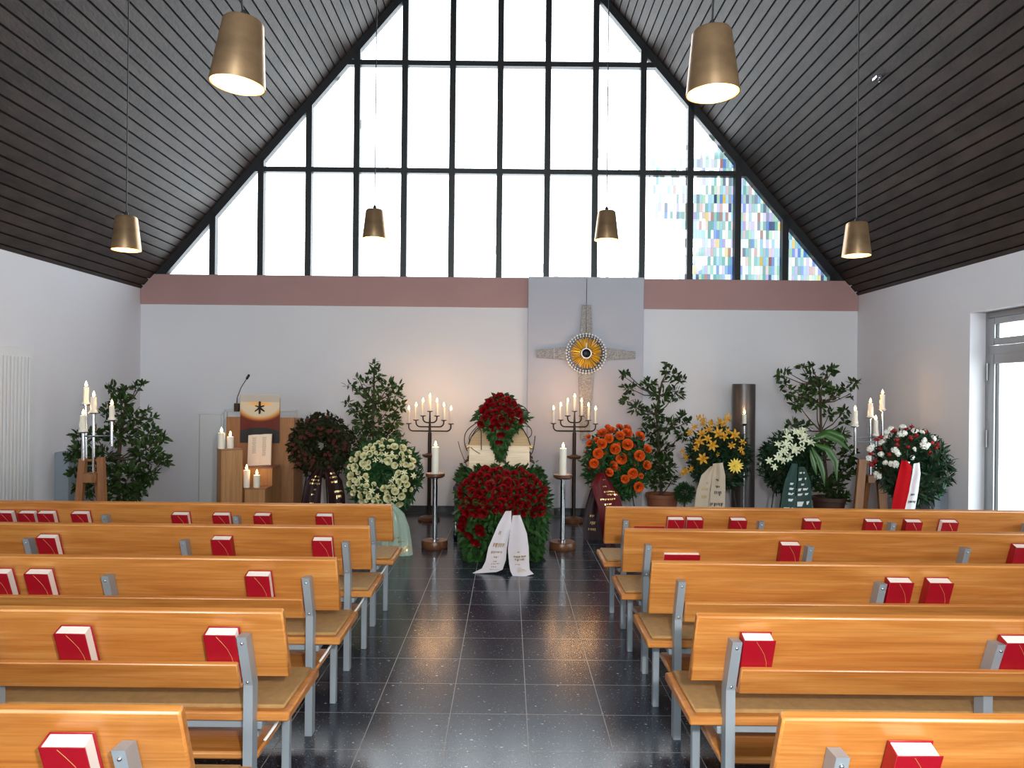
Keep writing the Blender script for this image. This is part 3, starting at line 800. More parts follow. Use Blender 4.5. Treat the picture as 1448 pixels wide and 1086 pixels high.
m = MB(); m.box((0, 0, .469), (.705, 2 * hl + .024, .014), .003); m.build('lid_rim', M['coffin'], t)
for sx in (-1, 1):
    for y in (-.62, 0, .62):
        m = MB(); x = sx * .352
        m.tube([(x, y - .10, .30), (x + sx * .045, y - .10, .27), (x + sx * .045, y + .10, .27), (x, y + .10, .30)], .010, 8)
        for dy in (-.10, .10): m.ball((x, y + dy, .31), (.012, .025, .03), 8, 6)
        m.build('handle', M['bark'], t)
    for z_ in (.47,):
        m = MB(); m.ball((sx * .36, -hl + .03, .455), .022, 10, 8); m.build('lid_screw', M['gold'], t)

# ------------------------------------------------------------------ flower and foliage makers
def rand_dir():
    while True:
        v = Vector((R.uniform(-1, 1), R.uniform(-1, 1), R.uniform(-1, 1)))
        if .1 < v.length < 1: return v.normalized()
def petal(mb, ang, r0, r1, h0, h1, half, curl, mi=0, nt=4, ns=4):
    vs, fs = [], []
    for i in range(nt + 1):
        t_ = i / nt
        rr = r0 + (r1 - r0) * t_ + curl * t_ * t_
        hh = h0 + (h1 - h0) * t_ - abs(curl) * .5 * max(0, t_ - .5)
        wd = half * (.45 + .55 * math.sin(PI * min(1, .25 + .5 * t_)))
        if i == nt: wd *= .8
        for j in range(ns + 1):
            s_ = j / ns * 2 - 1
            a = ang + s_ * wd
            vs.append((rr * math.cos(a), rr * math.sin(a), hh - .06 * abs(s_) * (h1 - h0)))
    for i in range(nt):
        for j in range(ns):
            a = i * (ns + 1) + j
            fs.append((a, a + 1, a + ns + 2, a + ns + 1))
    mb.add(vs, fs, None, mi)
def rose_mesh(mt):
    mb = MB()
    for n_, r0, r1, h1, curl, off in ((3, .03, .17, .80, .02, 0), (4, .12, .34, .84, .03, .4), (5, .22, .54, .80, .06, .9), (6, .30, .74, .66, .10, .2), (7, .34, .92, .42, .10, .7)):
        for k in range(n_):
            petal(mb, off + 2 * PI * k / n_ + R.uniform(-.1, .1), r0, r1, .0, h1, PI / n_ * 1.55, curl * R.uniform(.6, 1.4), nt=3, ns=3)
    mb.ball((0, 0, .5), (.16, .16, .3), 8, 6)
    return mb
def star_mesh(n_, length, width, lift, recurve):
    mb = MB()
    for k in range(n_):
        a = 2 * PI * k / n_ + R.uniform(-.08, .08); d_ = Vector((math.cos(a), math.sin(a), 0)); sd = Vector((-math.sin(a), math.cos(a), 0))
        vs, fs = [], []
        for i in range(6):
            t_ = i / 5; wd = width * math.sin(PI * (.12 + .86 * t_)) if i < 5 else .004
            c = d_ * (length * (.06 + .94 * t_)) + Vector((0, 0, lift * math.sin(PI * .62 * t_) - recurve * t_ * t_))
            vs += [c + sd * wd + Vector((0, 0, .05)), c, c - sd * wd + Vector((0, 0, .05))]
        for i in range(5):
            for j in (0, 1):
                q = i * 3 + j; fs.append((q, q + 1, q + 4, q + 3))
        mb.add(vs, fs)
    for k in range(5):
        a = 2 * PI * k / 5; mb.tube([(0, 0, .05), (.14 * math.cos(a), .14 * math.sin(a), .42)], [.02, .035], 5)
    mb.ball((0, 0, .08), .12, 8, 6)
    return mb
def puff_mesh(n_=26):
    mb = MB()
    for k in range(n_):
        v = rand_dir(); v.z = abs(v.z) * .9 + .05; v.normalize()
        sd = v.orthogonal().normalized(); up = v.cross(sd)
        tip = v * R.uniform(.75, 1.0)
        w_ = .34
        mb.add([v * .15, tip + sd * w_ - v * .15, tip + up * .14, tip - sd * w_ - v * .12, tip - up * .18 - v * .1], [(0, 1, 2), (0, 2, 3), (0, 3, 4), (0, 4, 1), (1, 4, 3, 2)])
    mb.ball((0, 0, .25), .5, 8, 6)
    return mb
def mum_mesh():
    mb = MB()
    for n_, L, lift in ((14, 1.0, .25), (11, .75, .5), (8, .48, .65)):
        for k in range(n_):
            a = 2 * PI * k / n_ + R.uniform(-.1, .1); d_ = Vector((math.cos(a), math.sin(a), lift)).normalized()
            mb.leaf(Vector((0, 0, .05)), d_, Vector((0, 0, 1)), L, .30, 0, -.2, .05)
    mb.ball((0, 0, .3), .18, 8, 6)
    return mb
FLOW = {}
def flower_data(kind, mt):
    key = (kind, mt)
    if key not in FLOW:
        mb = {'rose': rose_mesh, 'lily': lambda _: star_mesh(6, 1.0, .2, .45, .25), 'puff': lambda _: puff_mesh(), 'mum': lambda _: mum_mesh()}[kind](mt) if kind == 'rose' else \
             {'lily': lambda: star_mesh(6, 1.0, .2, .45, .25), 'puff': puff_mesh, 'mum': mum_mesh}[kind]()
        me = bpy.data.meshes.new(kind); me.from_pydata([tuple(v) for v in mb.v], [], mb.f); me.materials.append(M[mt])
        me.polygons.foreach_set('use_smooth', [True] * len(mb.f)); me.update()
        FLOW[key] = me
    return FLOW[key]
def flower(root, kind, mt, pos, nrm, size, name=None):     # pos in world coordinates
    o = bpy.data.objects.new(name or kind, flower_data(kind, mt)); COL.objects.link(o)
    o.parent = root
    q = Vector(nrm).normalized().to_track_quat('Z', 'Y')
    o.rotation_mode = 'QUATERNION'
    from mathutils import Quaternion
    o.rotation_quaternion = q @ Quaternion((0, 0, 1), R.uniform(0, 6.28))
    o.location = Vector(pos) - root.location
    o.scale = (size, size, size)
    return o
def ribbon_mesh(rows, n=7, fold=.0, folds=1.5, mb=None, mi=0, twist=0):
    # rows: (xl, yl, zl, xr, yr, zr) pixel edges with depth; a strip with soft lengthwise folds
    mb = mb or MB(); grid = []
    K = 4
    P = [(pt(*r_[:3]), pt(*r_[3:])) for r_ in rows]
    fine = []
    for i in range(len(P) - 1):
        for k in range(K):
            t_ = k / K; t_ = t_
            fine.append((P[i][0].lerp(P[i + 1][0], t_), P[i][1].lerp(P[i + 1][1], t_)))
    fine.append(P[-1])
    vs = []
    for i, (a, b) in enumerate(fine):
        f_ = fold * (1 - .35 * i / len(fine))
        for j in range(n):
            s_ = j / (n - 1)
            p = a.lerp(b, s_); p.y += f_ * math.sin(s_ * PI * 2 * folds + i * .12)
            vs.append(p)
    fs = [(i * n + j, i * n + j + 1, (i + 1) * n + j + 1, (i + 1) * n + j) for i in range(len(fine) - 1) for j in range(n - 1)]
    off = Vector((0, .003, 0)); m0 = len(vs)
    vs2 = vs + [p + off for p in vs]
    fs2 = fs + [tuple(x + m0 for x in f[::-1]) for f in fs]
    mb.add(vs2, fs2, None, mi)
    mb.grid = (vs, n, len(fine))
    return mb
def print_marks(grid, cells, size, mb, off=.004):
    # small lettering strokes lying on the ribbon surface: cells = (row fraction, first column fraction, last column fraction)
    vs, n, m = grid
    def at(t_, s_):
        i = min(int(t_ * (m - 1)), m - 2); f_ = t_ * (m - 1) - i
        j = min(int(s_ * (n - 1)), n - 2); g_ = s_ * (n - 1) - j
        a = vs[i * n + j].lerp(vs[i * n + j + 1], g_); b = vs[(i + 1) * n + j].lerp(vs[(i + 1) * n + j + 1], g_)
        return a.lerp(b, f_)
    for (t_, s0, s1, h_) in cells:
        s_ = s0
        while s_ < s1:
            w_ = R.uniform(.5, 1.0) * size
            s2 = min(s1, s_ + w_)
            t2 = t_ + h_ * R.uniform(.6, 1.0)
            sl_ = R.uniform(-.02, .02)
            q = [at(t_, s_), at(t_, s2), at(min(t2, 1), s2 - w_ * .3 + sl_), at(min(t2, 1), s_ + sl_)]
            nrm = (q[1] - q[0]).cross(q[3] - q[0]).normalized()
            if nrm.y > 0: nrm = -nrm
            mb.add([p + nrm * off for p in q] + [p + nrm * .001 for p in q], [(0, 3, 2, 1), (0, 1, 5, 4), (1, 2, 6, 5), (2, 3, 7, 6), (3, 0, 4, 7)])
            s_ = s2 + size * R.uniform(.15, .5)
    return mb
def foliage_blobs(mb, blobs, z, off, sc, L=.085, W=.036, dens=1.0, depth=.8, up=.25, pxs=True):
    ox, oy = off
    for bx, by, rx, ry in blobs:
        c = pt(ox + bx * sc, oy + by * sc, z)
        a, b = rx * sc * z / F, ry * sc * z / F
        dy = depth * (a + b) / 2
        c.y += R.uniform(-.5, .5) * dy * .6
        n_ = int(max(10, dens * 4 * PI * a * b / (L * W * .9)))
        for _ in range(n_):
            v = rand_dir(); rr = R.uniform(.25, 1.0) ** .6
            p = c + Vector((v.x * a * rr, v.y * dy * rr, v.z * b * rr))
            d_ = (v + Vector((0, 0, up)) + rand_dir() * .7)
            mb.leaf(p - d_.normalized() * L * .3, d_, rand_dir() + Vector((0, -.3, .6)), L * R.uniform(.7, 1.2), W * R.uniform(.8, 1.2))
def plant(name, label, cat, z, basepx, blobs, off, sc, pot_r, pot_h, potmat, leafmat, L, W, dens, trunk, hubs=None):
    b = pt(basepx, 720, z); b.z = 0
    t = thing(name, label, cat, b)
    if pot_r:
        m = MB(); m.lathe([(0, 0), (pot_r * .72, 0), (pot_r * .95, pot_h - .05), (pot_r * 1.03, pot_h - .045), (pot_r * 1.03, pot_h), (pot_r * .93, pot_h), (pot_r * .9, pot_h - .04)], 28); m.build('pot', potmat, t)
        m = MB(); m.lathe([(0, pot_h - .035), (pot_r * .92, pot_h - .04)], 24); m.build('soil', M['soil'], t)
    m = MB()
    tr = [Vector((b.x, z, pot_h - .05))] + [pt(x, y, z) for x, y in trunk]
    m.tube(tr, [.022 - .012 * i / len(tr) for i in range(len(tr))], 7)
    for bx, by, rx, ry in blobs:
        c = pt(off[0] + bx * sc, off[1] + by * sc, z)
        # branch from the nearest trunk point lower than the blob
        cand = [p for p in tr if p.z < c.z - .05] or [tr[0]]
        q = min(cand, key=lambda p: (p - c).length + .25 * max(0, p.z - c.z + .3))
        mid = q.lerp(c, .5) + Vector((0, R.uniform(-.05, .05), -.04))
        m.tube([q, mid, c], [.010, .007, .004], 5)
    wpart('stem', m, M['bark'], t)
    m = MB(); foliage_blobs(m, blobs, z, off, sc, L, W, dens)
    wpart('foliage', m, leafmat, t, angle=0)
    return t

# ------------------------------------------------------------------ potted trees
c1 = (0, 480), .2394; c6 = (810, 500), .2579; c7 = (1040, 500), .221; c3 = (400, 500), .2762; c4 = (600, 530), .2763
plant('potted_ficus', 'dense dark green ficus in the left corner behind the wooden candle stand', 'plant', 8.2, 168,
      [(660, 290, 40, 35), (740, 310, 45, 40), (805, 285, 30, 25), (842, 262, 22, 18), (720, 370, 65, 45), (862, 425, 30, 22), (900, 462, 25, 18), (640, 430, 55, 45), (780, 460, 75, 55), (880, 550, 65, 55), (965, 590, 32, 32), (700, 560, 105, 75),
       (560, 560, 55, 45), (450, 560, 35, 30), (470, 650, 55, 55), (425, 690, 38, 40), (850, 670, 105, 85), (970, 720, 40, 40), (600, 720, 115, 95), (440, 790, 45, 30), (760, 820, 125, 95), (880, 800, 55, 55), (700, 920, 125, 60), (830, 890, 40, 50), (520, 880, 55, 60), (460, 870, 30, 30)],
      c1[0], c1[1], .20, .34, M['potbrown'], M['leaf'], .078, .036, 1.35, [(168, 690), (168, 650), (172, 610), (178, 570)])
plant('potted_laurel', 'tall upright laurel behind the cream rose wreath', 'plant', 9.6, 530,
      [(468, 60, 20, 35), (470, 110, 40, 40), (390, 130, 22, 22), (350, 160, 32, 22), (450, 170, 55, 40), (330, 255, 28, 22), (400, 200, 35, 30), (540, 165, 40, 30), (585, 165, 28, 22), (560, 220, 55, 38), (600, 270, 32, 30), (470, 250, 60, 40), (390, 290, 60, 40),
       (530, 300, 65, 40), (570, 350, 45, 40), (420, 350, 60, 40), (480, 380, 70, 40), (380, 420, 40, 45), (540, 410, 60, 40), (450, 440, 70, 40), (590, 450, 45, 40), (420, 500, 60, 50), (520, 500, 70, 50)],
      c3[0], c3[1], .2, .32, M['potbrown'], M['leaf2'], .09, .036, .95, [(530, 690), (529, 640), (527, 600), (528, 570), (529, 540), (529, 520)])
plant('potted_ficus', 'airy ficus in a terracotta pot between orange and yellow wreaths', 'plant', 9.6, 936,
      [(290, 105, 25, 18), (272, 120, 18, 18), (310, 190, 40, 38), (295, 260, 32, 28), (350, 300, 40, 35), (420, 165, 45, 36), (480, 225, 60, 45), (518, 55, 20, 14), (515, 95, 28, 22), (550, 120, 45, 36), (592, 140, 28, 30), (565, 215, 45, 38), (440, 330, 65, 55), (595, 350, 40, 28), (630, 375, 18, 16), (520, 390, 60, 48),
       (430, 430, 65, 55), (600, 440, 38, 45), (480, 520, 75, 65), (500, 620, 70, 65), (470, 700, 55, 55), (545, 690, 30, 32), (450, 600, 60, 60)],
      c6[0], c6[1], .21, .40, M['terracotta'], M['leaf'], .082, .036, .95, [(935, 700), (934, 670), (932, 640), (930, 610), (928, 585), (932, 560), (936, 540)])
plant('potted_ficus', 'tall spreading ficus behind the white lily wreath in the right corner', 'plant', 9.3, 1172,
      [(285, 135, 26, 28), (325, 115, 20, 16), (320, 190, 30, 28), (345, 250, 32, 35), (425, 85, 30, 24), (485, 68, 22, 20), (500, 145, 55, 42), (590, 115, 45, 36), (625, 100, 24, 20), (540, 220, 75, 50), (450, 245, 45, 50), (395, 320, 40, 38), (640, 250, 45, 40), (695, 225, 36, 24), (755, 185, 32, 22), (740, 255, 15, 30), (520, 320, 65, 42), (600, 390, 45, 35), (695, 365, 32, 26), (700, 430, 30, 35),
       (355, 450, 50, 32), (440, 460, 50, 32), (680, 520, 45, 45), (720, 640, 50, 55), (690, 750, 65, 65), (600, 850, 95, 65), (640, 920, 85, 45), (760, 720, 35, 40), (560, 560, 70, 60)],
      c7[0], c7[1], .2, .42, M['potbrown'], M['leaf'], 0.088, .04, 1.25, [(1170, 690), (1166, 650), (1161, 610), (1160, 570), (1158, 545)])
# clipped ball
b = pt(968, 697, 9.3); base = Vector((b.x, b.y, 0))
t = thing('topiary_ball', 'small round clipped evergreen ball beside the terracotta pot', 'plant', base)
m = MB(); m.lathe([(0, 0), (.09, 0), (.12, .2), (.11, .2), (0, .18)], 20); m.build('pot', M['potbrown'], t)
m = MB(); m.tube([(0, 0, .18), (0, 0, b.z)], .012, 6); m.build('stem', M['bark'], t)
m = MB()
for _ in range(1500):
    v = rand_dir(); m.leaf(b + v * R.uniform(.05, .115), v + rand_dir() * .5, rand_dir(), .05, .008)
wpart('foliage', m, M['fern'], t, angle=0)

# ------------------------------------------------------------------ wreaths
def wreath(label, px, py, z, Ro, Ri, leafmat, L, W, nleaf, stand=True, squash=1.0, tilt=.16, name='funeral_wreath', needles=False):
    c = pt(px, py, z); base = Vector((c.x, z + .12, 0))
    t = thing(name, label, 'wreath', base)
    Rm, r = (Ro + Ri) / 2 - L * .15, (Ro - Ri) / 2 - L * .25
    Mx = Matrix.Translation(c) @ Matrix.Rotation(-tilt, 4, 'X')
    m = MB()
    for _ in range(nleaf):
        a, ph = R.uniform(0, 2 * PI), R.uniform(0, 2 * PI)
        rad = Vector((math.cos(a), 0, math.sin(a)))
        nrm = rad * math.cos(ph) + Vector((0, -1, 0)) * math.sin(ph)
        p = rad * Rm + nrm * r * R.uniform(.6, 1.0); p.z *= squash
        tg = Vector((-math.sin(a), 0, math.cos(a))) * R.choice((-1, 1))
        d_ = nrm * .8 + tg * R.uniform(.1, .9) + rand_dir() * .4
        d3 = Mx.to_3x3()
        m.leaf(Mx @ p, d3 @ d_, d3 @ (nrm + rand_dir() * .6), L * R.uniform(.7, 1.25), W * R.uniform(.8, 1.2))
    wpart('foliage', m, leafmat, t, angle=0)
    m = MB(); ring = [(Mx @ Vector((math.cos(a) * Rm, 0, math.sin(a) * Rm * squash))) for a in [2 * PI * i / 24 for i in range(25)]]
    m.tube(ring, r * .72, 10); wpart('straw_ring', m, M['firdark'], t)
    if stand:
        m = MB()
        for sx in (-1, 1): m.tube([Vector((c.x + sx * .10, z + .08, c.z + Ro * .5)), Vector((c.x + sx * .27, z - .02, 0.005))], .008, 6)
        m.tube([Vector((c.x, z + .10, c.z + Ro * .5)), Vector((c.x, z + .42, 0.005))], .008, 6)
        m.tube([Vector((c.x - .2, z - .0, c.z - Ro * .9)), Vector((c.x + .2, z - .0, c.z - Ro * .9))], .008, 6)
        wpart('stand', m, M['easel'], t)
    def surf(X, Z, lift=0):         # point and normal on the front of the ring at an offset from its centre
        rho = math.hypot(X, Z / squash); k = max(-1, min(1, (rho - Rm) / (r * 1.05)))
        yy = -math.sqrt(max(0, 1 - k * k)) * r
        rad = Vector((X, 0, Z)).normalized() if rho > 1e-4 else Vector((0, 0, 1))
        nrm = rad * k * .8 + Vector((0, -1, .0)) * (math.sqrt(max(.05, 1 - k * k)))
        p = Vector((X, yy - lift, Z))
        return Mx @ p, Mx.to_3x3() @ nrm
    def at_px(x, y):                # pixel of the photograph -> offsets in the ring's plane
        q = pt(x, y, z - r); return q.x - c.x, (q.z - c.z) / math.cos(tilt)
    return t, surf, at_px, c, Rm, r

# dark maroon wreath
t, surf, ap, c, Rm, r = wreath('dark green and maroon wreath on a stand beside the lectern', 454, 630, 8.85, .405, .075, M['firdark'], .065, .034, 1900)
for _ in range(60):
    a = R.uniform(0, 2 * PI); rho = Rm + R.uniform(-.7, .75) * r
    p, nv = surf(rho * math.cos(a), rho * math.sin(a), .01)
    flower(t, 'puff', 'darkrose', p, nv + rand_dir() * .3, R.uniform(.024, .038), 'maroon_bloom')
z = 8.6
m = ribbon_mesh([(446, 662, z, 456, 664, z), (433, 680, z - .04, 455, 682, z), (429, 700, z - .08, 454, 702, z - .05), (425, 738, z - .1, 452, 740, z - .08)], 9, .012, 1.5)
o = wpart('ribbon', m, M['ribbon_dkmaroon'], t)
mm = MB(); g = ([p for p in m.grid[0]], m.grid[1], m.grid[2])
print_marks(g, [(.18, .45, .75, .05), (.27, .3, .8, .05), (.36, .25, .9, .05), (.5, .55, .7, .04), (.62, .45, .6, .04), (.75, .4, .6, .04)], .09, mm); wpart('lettering', mm, M['gold'], t)
m = ribbon_mesh([(459, 664, z, 472, 662, z), (462, 682, z, 484, 680, z - .04), (464, 702, z - .05, 488, 700, z - .08), (466, 740, z - .08, 490, 738, z - .1)], 9, .012, 1.5)
wpart('ribbon', m, M['ribbon_dkmaroon'], t)
mm = MB(); print_marks(m.grid, [(.1, .4, .8, .05), (.2, .3, .8, .05), (.32, .3, .7, .05), (.55, .4, .9, .05), (.66, .5, .8, .05), (.76, .3, .8, .04)], .09, mm); wpart('lettering', mm, M['gold'], t)

# cream rose wreath
t, surf, ap, c, Rm, r = wreath('wreath of cream roses with a pale sage ribbon, left of the coffin', 543, 672, 8.1, .43, .055, M['fern'], .085, .03, 2300, tilt=.2)
pts = []
tries = 0
while len(pts) < 92 and tries < 9000:
    tries += 1
    a = R.uniform(0, 2 * PI); rho = R.uniform(.135, .365); s_ = R.uniform(.022, .046)
    X, Z = rho * math.cos(a), rho * math.sin(a)
    if all(math.hypot(X - q[0], Z - q[1]) > (s_ + q[2]) * .76 for q in pts): pts.append((X, Z, s_))
for X, Z, s_ in pts:
    p, nv = surf(X, Z, .015)
    flower(t, 'rose' if R.random() < .82 else 'lily', 'whiterose', p, nv + rand_dir() * .3, s_ * 1.05, 'cream_rose')
m = ribbon_mesh([(540, 713, 7.72, 556, 711, 7.75), (545, 728, 7.68, 572, 726, 7.7), (549, 750, 7.66, 579, 745, 7.66), (550, 772, 7.66, 582, 764, 7.66), (546, 800, 7.58, 584, 784, 7.62)], 13, .02, 2.5)
wpart('ribbon', m, M['ribbon_sage'], t)
mm = MB(); print_marks(m.grid, [(.64, .3, .5, .03), (.72, .4, .7, .03), (.82, .55, .95, .045), (.88, .5, .95, .04)], .12, mm); wpart('lettering', mm, M['gold'], t)
m = ribbon_mesh([(538, 715, 7.8, 548, 713, 7.8), (532, 740, 7.76, 552, 738, 7.76), (528, 775, 7.74, 552, 775, 7.74), (524, 800, 7.7, 550, 800, 7.7)], 9, .015, 2)
wpart('ribbon', m, M['ribbon_sage'], t)

# orange rose wreath
t, surf, ap, c, Rm, r = wreath('wreath of bright orange roses with a dark red ribbon, right of the coffin', 872, 657, 8.95, .435, .05, M['fern'], .085, .034, 1800)
ox, oy, sc = 810, 500, .2579
for x, y, s_ in [(160, 510, 24), (200, 480, 22), (218, 435, 24), (262, 465, 22), (305, 453, 26), (300, 515, 27), (230, 537, 26), (273, 585, 28), (363, 575, 26), (138, 563, 25), (115, 615, 22), (220, 627, 25), (197, 665, 20), (325, 670, 24), (283, 700, 20), (358, 740, 25), (403, 625, 22), (415, 537, 22), (382, 463, 25), (172, 450, 25), (102, 503, 17), (98, 467, 14), (313, 418, 20), (370, 683, 13), (258, 645, 10), (135, 485, 14), (180, 560, 8), (250, 512, 10), (270, 415, 20), (205, 412, 15)]:
    X, Z = ap(ox + x * sc, oy + y * sc); p, nv = surf(X, Z, .02)
    flower(t, 'rose', 'orangerose', p, nv + Vector((0, -.6, .1)) + rand_dir() * .25, s_ * sc * 8.7 / F * 1.2, 'orange_rose')
for x, y in [(310, 565), (340, 520), (340, 625), (140, 640), (80, 550), (250, 430), (330, 430), (90, 640)]:
    X, Z = ap(ox + x * sc, oy + y * sc); p, nv = surf(X, Z, .012)
    flower(t, 'puff', 'redcarn', p, nv, .022, 'red_bloom')
z = 8.62
m = ribbon_mesh([(846, 668, z, 856, 668, z), (836, 684, z - .05, 864, 684, z), (840, 700, z - .08, 876, 700, z), (846, 718, z - .1, 880, 716, z - .05), (850, 745, z - .1, 874, 745, z - .1), (852, 764, z - .1, 868, 764, z - .1)], 9, .02, 1.5)
wpart('ribbon', m, M['ribbon_maroon'], t)
mm = MB(); print_marks(m.grid, [(.12, .6, .75, .025), (.24, .5, .7, .03), (.33, .45, .9, .03), (.38, .5, .95, .03), (.46, .2, .8, .03), (.54, .3, .6, .03), (.64, .3, .55, .03), (.72, .3, .5, .02), (.8, .3, .45, .02)], .07, mm); wpart('lettering', mm, M['gold'], t)
m = ribbon_mesh([(836, 690, z, 850, 690, z), (828, 715, z - .03, 850, 715, z), (824, 740, z - .06, 850, 742, z - .05), (825, 764, z - .1, 851, 766, z - .08)], 9, .012, 1.5)
wpart('ribbon', m, M['ribbon_dkmaroon'], t)
mm = MB(); print_marks(m.grid, [(.5, .35, .6, .05), (.62, .4, .7, .06), (.75, .3, .7, .05)], .09, mm); wpart('lettering', mm, M['dullgold'], t)

# yellow wreath
t, surf, ap, c, Rm, r = wreath('wreath of golden yellow lilies with a beige ribbon, before the dark column', 1016, 648, 8.9, .40, .05, M['fir'], .08, .024, 2300)
for x, y, s_ in [(765, 515, 32), (710, 590, 32), (720, 450, 26), (700, 500, 30), (800, 450, 32), (845, 400, 28), (890, 460, 32), (830, 470, 26), (760, 430, 26), (640, 570, 22), (630, 650, 24), (660, 640, 18), (800, 560, 18), (920, 540, 18), (935, 500, 20), (620, 545, 18), (665, 440, 22), (870, 515, 22), (780, 395, 24), (820, 410, 22), (740, 480, 24), (855, 440, 20), (690, 410, 20), (735, 400, 20), (612, 668, 14), (930, 560, 12), (680, 530, 18)]:
    X, Z = ap(ox + x * sc, oy + y * sc); p, nv = surf(X, Z, .02)
    flower(t, 'lily', 'yellow', p, nv + Vector((0, -.5, .1)) + rand_dir() * .4, s_ * sc * 8.7 / F * 1.15, 'yellow_lily')
X, Z = ap(ox + 882 * sc, oy + 628 * sc); p, nv = surf(X, Z, .05)
o = flower(t, 'mum', 'brightyellow', p, nv + Vector((0, -1, 0)), 46 * sc * 8.7 / F, 'yellow_dahlia'); o['label'] = 'large bright yellow bloom'
m = MB()
for x, y, h_ in [(710, 350, 45), (800, 360, 35), (850, 335, 45), (690, 350, 30), (760, 375, 20), (835, 355, 30), (725, 365, 30), (812, 372, 24), (860, 360, 25)]:
    for k in range(9):
        q = pt(ox + (x + R.uniform(-8, 8)) * sc, oy + (y + h_ * k / 9) * sc, 8.8 + R.uniform(-.03, .03))
        m.leaf(q, Vector((R.uniform(-.5, .5), R.uniform(-.5, .2), .9)), rand_dir(), .05, .018)
wpart('yellow_spikes', m, M['yellow'], t, angle=0)
z = 8.55
m = ribbon_mesh([(1004, 660, z, 1010, 658, z), (992, 672, z - .03, 1008, 672, z), (985, 695, z - .06, 1004, 695, z - .05), (981, 728, z - .08, 1001, 728, z - .08)], 7, .012, 1)
wpart('ribbon', m, M['ribbon_beige'], t)
mm = MB(); print_marks(m.grid, [(.48, .55, .75, .04), (.6, .35, .8, .05), (.72, .4, .75, .05)], .12, mm); wpart('lettering', mm, M['dullgold'], t)
m = ribbon_mesh([(1008, 656, z, 1022, 654, z), (1008, 670, z, 1026, 674, z - .03), (1005, 695, z - .06, 1026, 695, z - .06), (1002, 728, z - .09, 1025, 728, z - .09)], 7, .014, 1)
wpart('ribbon', m, M['ribbon_beige'], t)
mm = MB(); print_marks(m.grid, [(.42, .3, .5, .04), (.55, .3, .6, .05), (.66, .25, .7, .07), (.83, .05, .85, .05)], .1, mm); wpart('lettering', mm, M['inkdark'], t)

# white lily wreath
t, surf, ap, c, Rm, r = wreath('wreath of white lilies with broad leaves and a dark green ribbon', 1118, 655, 8.75, .385, .05, M['fir'], .085, .026, 2300)
ox, oy, sc = 1040, 500, .221
for x, y, s_ in [(340, 560, 40), (400, 525, 40), (450, 520, 40), (505, 540, 42), (545, 560, 36), (370, 620, 34), (320, 600, 36), (430, 570, 36), (480, 590, 36), (275, 600, 30), (262, 680, 30), (290, 700, 30), (340, 675, 32), (215, 700, 26), (240, 740, 24), (385, 640, 30), (310, 640, 30), (360, 515, 34), (420, 620, 26), (470, 500, 30), (280, 650, 24), (185, 715, 16), (450, 550, 32)]:
    X, Z = ap(ox + x * sc, oy + y * sc); p, nv = surf(X, Z, .035)
    flower(t, 'lily', 'lily', p, nv + Vector((0, -.4, .3)) + rand_dir() * .5, s_ * sc * 8.5 / F * 1.1, 'white_lily')
for pts_, wd in (([(500, 545), (580, 520), (660, 555), (745, 630)], .07), ([(510, 580), (590, 610), (640, 690), (650, 815)], .075), ([(490, 600), (535, 680), (560, 760), (572, 850)], .06), ([(520, 520), (600, 500), (680, 530), (720, 570)], .06), ([(480, 620), (500, 700), (520, 780)], .05)):
    m = MB(); P = [pt(ox + x * sc, oy + y * sc, 8.42 - .03 * i) for i, (x, y) in enumerate(pts_)]
    vs, fs = [], []; n_ = len(P) * 4
    for i in range(n_):
        f_ = i / (n_ - 1) * (len(P) - 1); k = min(int(f_), len(P) - 2)
        q = P[k].lerp(P[k + 1], f_ - k); tg = (P[k + 1] - P[k]).normalized(); sd = tg.cross(Vector((0, 1, 0))).normalized()
        w_ = wd * .5 * math.sin(PI * min(.98, .08 + .9 * i / (n_ - 1))) + .003
        vs += [q + sd * w_, q + Vector((0, .02, 0)), q - sd * w_]
    for i in range(n_ - 1):
        for j in (0, 1): a = i * 3 + j; fs.append((a, a + 1, a + 4, a + 3))
    m.add(vs, fs); wpart('broad_leaf', m, M['bigleaf'], t, angle=0)
z = 8.4
m = ribbon_mesh([(1120, 655, z, 1128, 656, z), (1110, 680, z - .04, 1127, 682, z), (1106, 700, z - .06, 1125, 701, z - .04), (1104, 730, z - .08, 1123, 730, z - .06)], 7, .01, 1)
wpart('ribbon', m, M['ribbon_green'], t)
mm = MB(); print_marks(m.grid, [(.36, .45, .85, .06), (.48, .45, .85, .06), (.6, .42, .9, .06), (.72, .45, .85, .06), (.86, .2, .9, .06)], .5, mm); wpart('lettering', mm, M['silverprint'], t)
m = ribbon_mesh([(1129, 660, z, 1138, 660, z), (1128, 682, z, 1146, 680, z - .04), (1126, 702, z - .04, 1148, 700, z - .06), (1124, 730, z - .06, 1148, 730, z - .08)], 7, .01, 1)
wpart('ribbon', m, M['ribbon_green'], t)
mm = MB(); print_marks(m.grid, [(.12, .2, .75, .04), (.25, .1, .75, .06), (.38, .3, .65, .06), (.49, .1, .8, .07), (.61, .1, .8, .06), (.76, .1, .85, .08)], .4, mm); wpart('lettering', mm, M['silverprint'], t)

